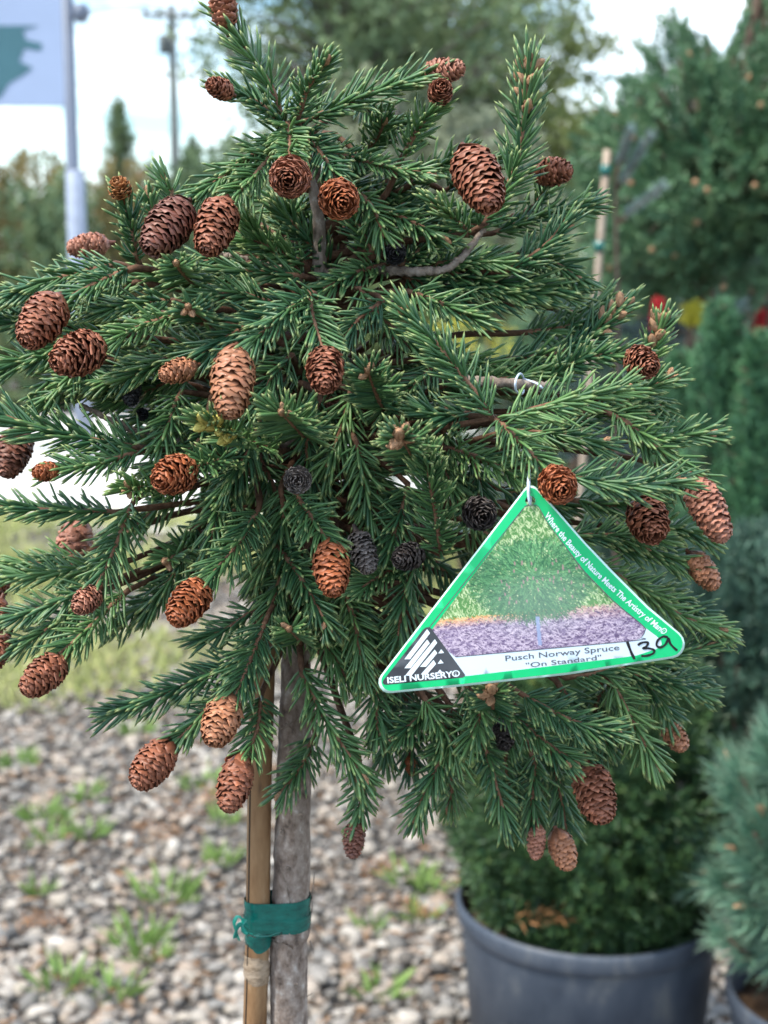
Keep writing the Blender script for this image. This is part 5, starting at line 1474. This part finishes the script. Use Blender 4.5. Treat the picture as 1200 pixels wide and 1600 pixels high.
def flat(name, loops, lift, mat, parent, dens=True, thick=0.0):
    lp = [densify(l) if dens else l for l in loops]
    pts2 = [Vector((x, -y, 0)) for l in lp for x, y in l]
    n_in = []
    idx = 0
    edges = []
    for l in lp:
        edges += [(idx + i, idx + (i + 1) % len(l)) for i in range(len(l))]
        idx += len(l)
    # interior points so the piece can follow the bow of the card
    xs_ = [p[0] for p in lp[0]]; ys_ = [p[1] for p in lp[0]]
    extra = []
    if dens:
        def ins(x, y):
            c = False
            for l in lp:
                for (x0, y0), (x1, y1) in zip(l, l[1:] + l[:1]):
                    if (y0 > y) != (y1 > y) and x < (x1 - x0) * (y - y0) / (y1 - y0) + x0:
                        c = not c
            return c
        for gx_ in np.arange(min(xs_) + 9, max(xs_), 18):
            for gy_ in np.arange(min(ys_) + 9, max(ys_), 18):
                if ins(gx_, gy_):
                    extra.append((gx_, gy_))
    co = [Vector((p.x, p.y)) for p in pts2] + [Vector((x, -y)) for x, y in extra]
    vo, _, fo, _, _, _ = geometry.delaunay_2d_cdt(co, edges, [], 0, 1e-5)
    # keep triangles inside the outline and outside the holes
    fs = []
    for f in fo:
        cx_ = sum(vo[i].x for i in f) / len(f); cy_ = -sum(vo[i].y for i in f) / len(f)
        c = False
        for l in lp:
            for (x0, y0), (x1, y1) in zip(l, l[1:] + l[:1]):
                if (y0 > cy_) != (y1 > cy_) and cx_ < (x1 - x0) * (cy_ - y0) / (y1 - y0) + x0:
                    c = not c
        if c:
            fs.append(tuple(f))
    V = [tagp(v.x, -v.y, lift) for v in vo]
    me = mk_mesh(name, V, faces=fs, smooth=True)
    bm = bmesh.new(); bm.from_mesh(me)
    bmesh.ops.recalc_face_normals(bm, faces=bm.faces)
    bm.normal_update()
    if bm.faces and bm.faces[0].normal.y > 0:
        bmesh.ops.reverse_faces(bm, faces=bm.faces)
    if thick:
        ret = bmesh.ops.extrude_face_region(bm, geom=list(bm.faces))
        for v in ret['geom']:
            if isinstance(v, bmesh.types.BMVert):
                v.co.y += thick
        bmesh.ops.recalc_face_normals(bm, faces=bm.faces)
    bm.to_mesh(me); bm.free()
    return obj(name, me, mat, parent)


M['card'] = mat_plain('label_white', (0.62, 0.72, 0.80), 0.32, 0.5, 0.02, 40)
M['card_edge'] = mat_plain('label_card', (0.55, 0.78, 0.70), 0.35, 0.5, 0.03, 40)
M['label_green'] = mat_noise('label_green', [(0.0, 0.40, 0.12), (0.004, 0.50, 0.17), (0.01, 0.56, 0.21)], 28, 4, 0.24, spec=0.55)
M['label_dark'] = mat_noise('label_dark', [(0.030, 0.034, 0.042), (0.065, 0.072, 0.085)], 60, 5, 0.34, spec=0.5)
M['label_text'] = mat_plain('label_text', (0.085, 0.09, 0.11), 0.4, 0.4, 0.05)
M['label_white_ink'] = mat_plain('label_white_ink', (0.74, 0.83, 0.88), 0.35, 0.4, 0.03)
M['ink'] = mat_plain('marker_ink', (0.006, 0.006, 0.010), 0.35, 0.5, 0.1)
mp_, nt_, bb_ = new_mat('label_photo')
va = nt_.nodes.new('ShaderNodeAttribute'); va.attribute_name = 'Col'
nt_.links.new(va.outputs['Color'], bb_.inputs['Base Color'])
bb_.inputs['Roughness'].default_value = 0.3
bb_.inputs['Specular IOR Level'].default_value = 0.5
M['label_photo'] = mp_

lroot = thing('plant_label', tagp(838, 920), 'triangular green-bordered plastic plant label with a photo, hanging among the spruce shoots', 'plant label')
outer = rounded([(829, 752), (872, 799), (913, 846), (957, 892), (1013, 948), (1099, 1021), (885, 1054.5), (725, 1072), (571, 1087)], [13, 60, 60, 60, 60, 22, 40, 40, 17])
outer_g = rounded([(829, 755.5), (870, 801), (911, 848), (955, 894.5), (1011, 950.5), (1094, 1018.5), (885, 1051), (725, 1068.5), (577, 1083)], [12, 60, 60, 60, 60, 20, 40, 40, 15.5])
hole = [(828.5 + 8 * math.cos(a), 782.5 + 7.6 * math.sin(a)) for a in np.linspace(0, 2 * math.pi, 18, endpoint=False)]
flat('card', [outer, hole], 0.0, M['card_edge'], lroot, thick=0.0006)
inner = [(819, 793), (824, 790), (836, 790), (842, 793), (858, 819), (888, 859), (914, 893), (958, 938), (1010, 982), (1026, 994), (1033, 1001), (1034, 1007), (1026, 1014), (995, 1024), (975, 1027), (850, 1042), (727, 1056.5), (652, 1062), (640, 1030)]
flat('border', [outer_g, inner, hole], 0.10, M['label_green'], lroot)
flat('caption_strip', [[(690, 1010), (712, 1027), (985, 1002.5), (1000, 998), (1007, 988), (1009, 978), (1044, 1000), (1040, 1014), (1000, 1032), (720, 1062), (660, 1066)]], 0.07, M['card'], lroot)
# printed photo: fine coloured grid under the border
gx0, gx1, gy0, gy1, st = 655, 1016, 784, 1034, 1.25
nx, ny = int((gx1 - gx0) / st), int((gy1 - gy0) / st)
rgp = np.random.default_rng(21)
PX, PY = np.meshgrid(gx0 + np.arange(nx) * st, gy0 + np.arange(ny) * st)
C = np.zeros((ny, nx, 3))
ca, sa = math.cos(math.radians(-5.5)), math.sin(math.radians(-5.5))
RX, RY = (PX - 838) * ca + (PY - 920) * sa, -(PX - 838) * sa + (PY - 920) * ca
C[:] = (0.09, 0.24, 0.07)
C[RY > 36] = (0.12, 0.08, 0.16)


def dab(rx, ry, ang, ln_, col):
    """one short printed stroke, in the print's own axes"""
    for t in np.linspace(-0.5, 0.5, int(ln_) + 2):
        x_, y_ = rx + math.cos(ang) * ln_ * t, ry + math.sin(ang) * ln_ * t
        X_, Y__ = 838 + x_ * ca - y_ * sa, 920 + x_ * sa + y_ * ca
        i_, j_ = int(round((Y__ - gy0) / st)), int(round((X_ - gx0) / st))
        if 0 <= i_ < ny and 0 <= j_ < nx:
            C[i_, j_] = C[i_, j_] * 0.25 + np.array(col) * 0.75


for _ in range(5200):                                            # sunny hedge
    rx, ry = rgp.uniform(-190, 190), rgp.uniform(-150, 42)
    v = rgp.random() ** 0.8
    dab(rx, ry, rgp.uniform(-2.6, -0.5), rgp.uniform(3, 8), np.array([0.10, 0.28, 0.06]) * (1 - v) + np.array([0.78, 0.84, 0.52]) * v)
for _ in range(5200):                                            # bark mulch, lilac in front, orange behind
    rx, ry = rgp.uniform(-190, 200), rgp.uniform(34, 112)
    edge = 40 - max(rx, 0) * 0.13
    if ry < edge - 6:
        ry = edge + rgp.uniform(-6, 20)
    v = rgp.random()
    o_ = max(0.0, 1 - (ry - edge) / (10 + max(rx, 0) * 0.22))
    c0_ = np.array([0.15, 0.10, 0.22]) * (1 - v) + np.array([0.72, 0.60, 0.70]) * v
    c1_ = np.array([0.40, 0.14, 0.08]) * (1 - v) + np.array([0.85, 0.58, 0.42]) * v
    dab(rx, ry, rgp.normal() * 0.5, rgp.uniform(3, 8), c0_ * (1 - o_) + c1_ * o_)
for _ in range(3600):                                            # the little round spruce
    a_ = rgp.uniform(0, 6.283); q_ = rgp.random() ** 0.5
    rx, ry = -2 + 98 * q_ * math.cos(a_) * rgp.uniform(0.82, 1.1), -14 + 64 * q_ * math.sin(a_) * rgp.uniform(0.82, 1.1)
    v = rgp.random() ** 1.5 * (0.75 - 0.35 * math.sin(a_) * q_)
    dab(rx, ry, math.atan2(ry + 18, rx + 2) + rgp.normal() * 0.45, rgp.uniform(6, 15), np.array([0.01, 0.09, 0.045]) * (1 - v) + np.array([0.20, 0.48, 0.20]) * v)
for _ in range(46):
    rx, ry = rgp.uniform(-60, 85), rgp.uniform(-45, 20)
    dab(rx, ry, 1.57, 4, (0.36, 0.20, 0.22)); dab(rx + 1, ry, 1.57, 4, (0.40, 0.24, 0.24))
for k_ in range(7):
    dab(-5 + k_ * 0.8, 66, 1.57, 44, (0.26, 0.32, 0.52))
mist = np.clip(1 - ((RX - 5) ** 2 / 110 ** 2 + (RY - 24) ** 2 / 60 ** 2), 0, 1)[..., None] * 0.15
C = C * (1 - mist) + np.array([0.60, 0.70, 0.66]) * mist
V = np.array([tagp(x, y, 0.05) for x, y in zip(PX.ravel(), PY.ravel())])
ii = np.arange(nx * ny).reshape(ny, nx)
Q = np.stack([ii[:-1, :-1], ii[1:, :-1], ii[1:, 1:], ii[:-1, 1:]], -1).reshape(-1, 4)


def in_poly(pl, x, y):
    c = np.zeros(x.shape, bool)
    for (x0, y0), (x1, y1) in zip(pl, pl[1:] + pl[:1]):
        if y0 != y1:
            c ^= ((y0 > y) != (y1 > y)) & (x < (x1 - x0) * (y - y0) / (y1 - y0) + x0)
    return c


pp = [(814, 784), (846, 784), (1014, 980), (1010, 994), (1000, 1006), (708, 1034), (655, 985)]
cxq, cyq = PX.ravel()[Q].mean(1), PY.ravel()[Q].mean(1)
Q = Q[in_poly(pp, cxq, cyq)]
obj('photo', mk_mesh('label_photo', V, quads=Q, fcol=np.concatenate([C.reshape(-1, 3), np.ones((nx * ny, 1))], 1)), M['label_photo'], lroot)
# thin dark outline of the photo
outl = [(819.5, 792), (824, 789.5), (836, 789.5), (841.5, 792), (857, 818.5), (887, 859), (913, 893), (957, 938), (1004, 977), (1007.5, 986), (1001, 996), (985, 1001.5), (712, 1026.5)]


def stroke(pts, w, lift, name, mat, parent, closed=False, n=40):
    P = smooth_path([(x, y, 0) for x, y in pts], n)[:, :2] if n else np.array(pts, float)
    T = unit(np.gradient(P, axis=0)); S = np.stack([-T[:, 1], T[:, 0]], 1)
    wv = w * (0.9 + 0.1 * np.sin(np.arange(len(P)) * 0.8))[:, None]
    A, B_ = P + S * wv / 2, P - S * wv / 2
    V = [tagp(x, y, lift) for x, y in np.concatenate([A, B_])]
    m = len(P)
    F = [(i, m + i, m + i + 1, i + 1) for i in range(m - 1)]
    return obj(name, mk_mesh(name, V, faces=F), mat, parent)


stroke(outl, 1.4, 0.13, 'photo_outline', M['label_text'], lroot, n=120)
stroke([(818, 794), (668, 984)], 1.6, 0.13, 'photo_outline', M['label_text'], lroot, n=30)
# dark emblem corner
lg = lambda pts: [(590 + x / 8.0, 930 + y / 8.0) for x, y in pts]
logo = flat('logo_panel', [lg([(590, 412), (618, 400), (650, 402), (676, 422), (1088, 985), (1096, 1003), (1086, 1018), (1060, 1030), (115, 1120), (80, 1115), (62, 1095), (70, 1065), (560, 440)])], 0.16, M['label_dark'], lroot)
for bar in ([(620, 425), (655, 475), (405, 800), (335, 800)], [(620, 555), (652, 600), (412, 912), (335, 912)], [(715, 550), (745, 595), (425, 1005), (345, 1005)], [(715, 680), (745, 725), (605, 895), (530, 895)], [(700, 810), (730, 860), (615, 990), (540, 990)],
            [(795, 675), (832, 722), (758, 728)], [(788, 803), (825, 850), (750, 857)], [(778, 928), (815, 972), (742, 978)]):
    V = [tagp(x, y, 0.22) for x, y in lg(bar)]
    obj('logo_bar', mk_mesh('logo_bar', V, faces=[tuple(range(len(V)))], smooth=False), M['label_white_ink'], logo)


def text(body, p0, p1, height, lift, mat, name, parent, bold=0.0, shear=0.0, bend=0.0):
    """lettering from p0 to p1 (baseline, px), cap height in px"""
    cu = bpy.data.curves.new(name, 'FONT')
    cu.body = body
    cu.size = 1.0
    cu.offset = bold
    cu.shear = shear
    cu.resolution_u = 3
    o_ = bpy.data.objects.new(name, cu)
    COL.objects.link(o_)
    bpy.context.view_layer.update()
    me = bpy.data.meshes.new_from_object(o_.evaluated_get(bpy.context.evaluated_depsgraph_get()))
    bpy.data.objects.remove(o_)
    co = np.empty(len(me.vertices) * 3); me.vertices.foreach_get('co', co); co = co.reshape(-1, 3)
    x0, x1 = co[:, 0].min(), co[:, 0].max()
    d = np.array(p1, float) - np.array(p0, float)
    ln_ = np.hypot(*d); d /= ln_
    nrm = np.array([d[1], -d[0]])
    u = (co[:, 0] - x0) / (x1 - x0) * ln_
    v = co[:, 1] / 0.70 * height
    uu = u / ln_
    P = np.array(p0) + u[:, None] * d + (v - bend * 4 * uu * (1 - uu) * (1.25 - 0.5 * uu))[:, None] * nrm
    V = np.array([tagp(x, y, lift) for x, y in P], np.float32)
    me.vertices.foreach_set('co', V.ravel())
    me.update()
    me.materials.clear()
    return obj(name, me, mat, parent)


text('Where the Beauty of Nature Meets The Artistry of Man\u00ae', (850.5, 806), (1037, 992), 9.4, 0.16, M['label_white_ink'], 'slogan', lroot, 0.022, 0.0, 9.0)
text('Pusch Norway Spruce', (790, 1033), (968, 1015.5), 8.6, 0.16, M['label_text'], 'plant_name', lroot, 0.006)
text('"On Standard"', (822, 1043.4), (940, 1030.5), 7.6, 0.16, M['label_text'], 'plant_form', lroot, 0.006)
text('ISELI NURSERY\u00ae', (605.5, 1067.5), (719, 1056.5), 9.2, 0.22, M['label_white_ink'], 'nursery_name', logo, 0.028)
hw = lambda pts: [(900 + x / 4.0, 900 + y / 4.0) for x, y in pts]
stroke(hw([(320, 410), (342, 470), (366, 520)]), 4.6, 0.24, 'handwritten_digit', M['ink'], lroot, n=14)
stroke(hw([(386, 432), (415, 416), (450, 416), (440, 440), (418, 452), (455, 452), (488, 464), (482, 484), (445, 498), (408, 500)]), 3.9, 0.24, 'handwritten_digit', M['ink'], lroot, n=40)
stroke(hw([(574, 384), (545, 378), (512, 402), (504, 434), (530, 446), (562, 424), (578, 388), (588, 420), (612, 448), (634, 466)]), 3.9, 0.24, 'handwritten_digit', M['ink'], lroot, n=44)
# white plastic loop through the hole
M['tie'] = mat_plain('white_tie', (0.62, 0.72, 0.86), 0.3, 0.5, 0.05, 40)
lp1 = [tp(827, 735, -6.5), tp(826, 748, -8.3), tagp(825.5, 760, 0.9), tagp(826, 774, 1.3), tagp(828, 786, 0.8), tagp(829, 787, -0.9), tagp(828, 776, -1.6), tagp(827, 762, -1.6), tp(827, 740, -7.0)]
b = MB().tube(smooth_path(lp1, 50), np.full(50, 2.1 * MPX), 8)
obj('loop', b.mesh('label_loop'), M['tie'], lroot)

# white plastic tie left on a grey limb
t1 = [tp(806, 612, -4.2), tp(805, 598, -4.4), tp(809, 587, -4.0), tp(814, 584, -3.2), tp(818, 592, -2.4), tp(818, 612, -2.4), tp(812, 616, -3.4), tp(806, 610, -4.2)]
t2 = [tp(818, 592, -2.6), tp(830, 596, -3.4), tp(840, 600, -4.0), tp(848, 607, -4.1)]
wt = thing('plastic_tie', tp(812, 600, -3.5), 'small white plastic tie looped round the bare grey limb above the label', 'plastic tie')
obj('loop', MB().tube(smooth_path(t1, 30), np.full(30, 1.7 * MPX), 8).mesh('tie_loop'), M['tie'], wt)
obj('tail', MB().tube(smooth_path(t2, 16), np.full(16, 1.7 * MPX), 8).mesh('tie_tail'), M['tie'], wt)
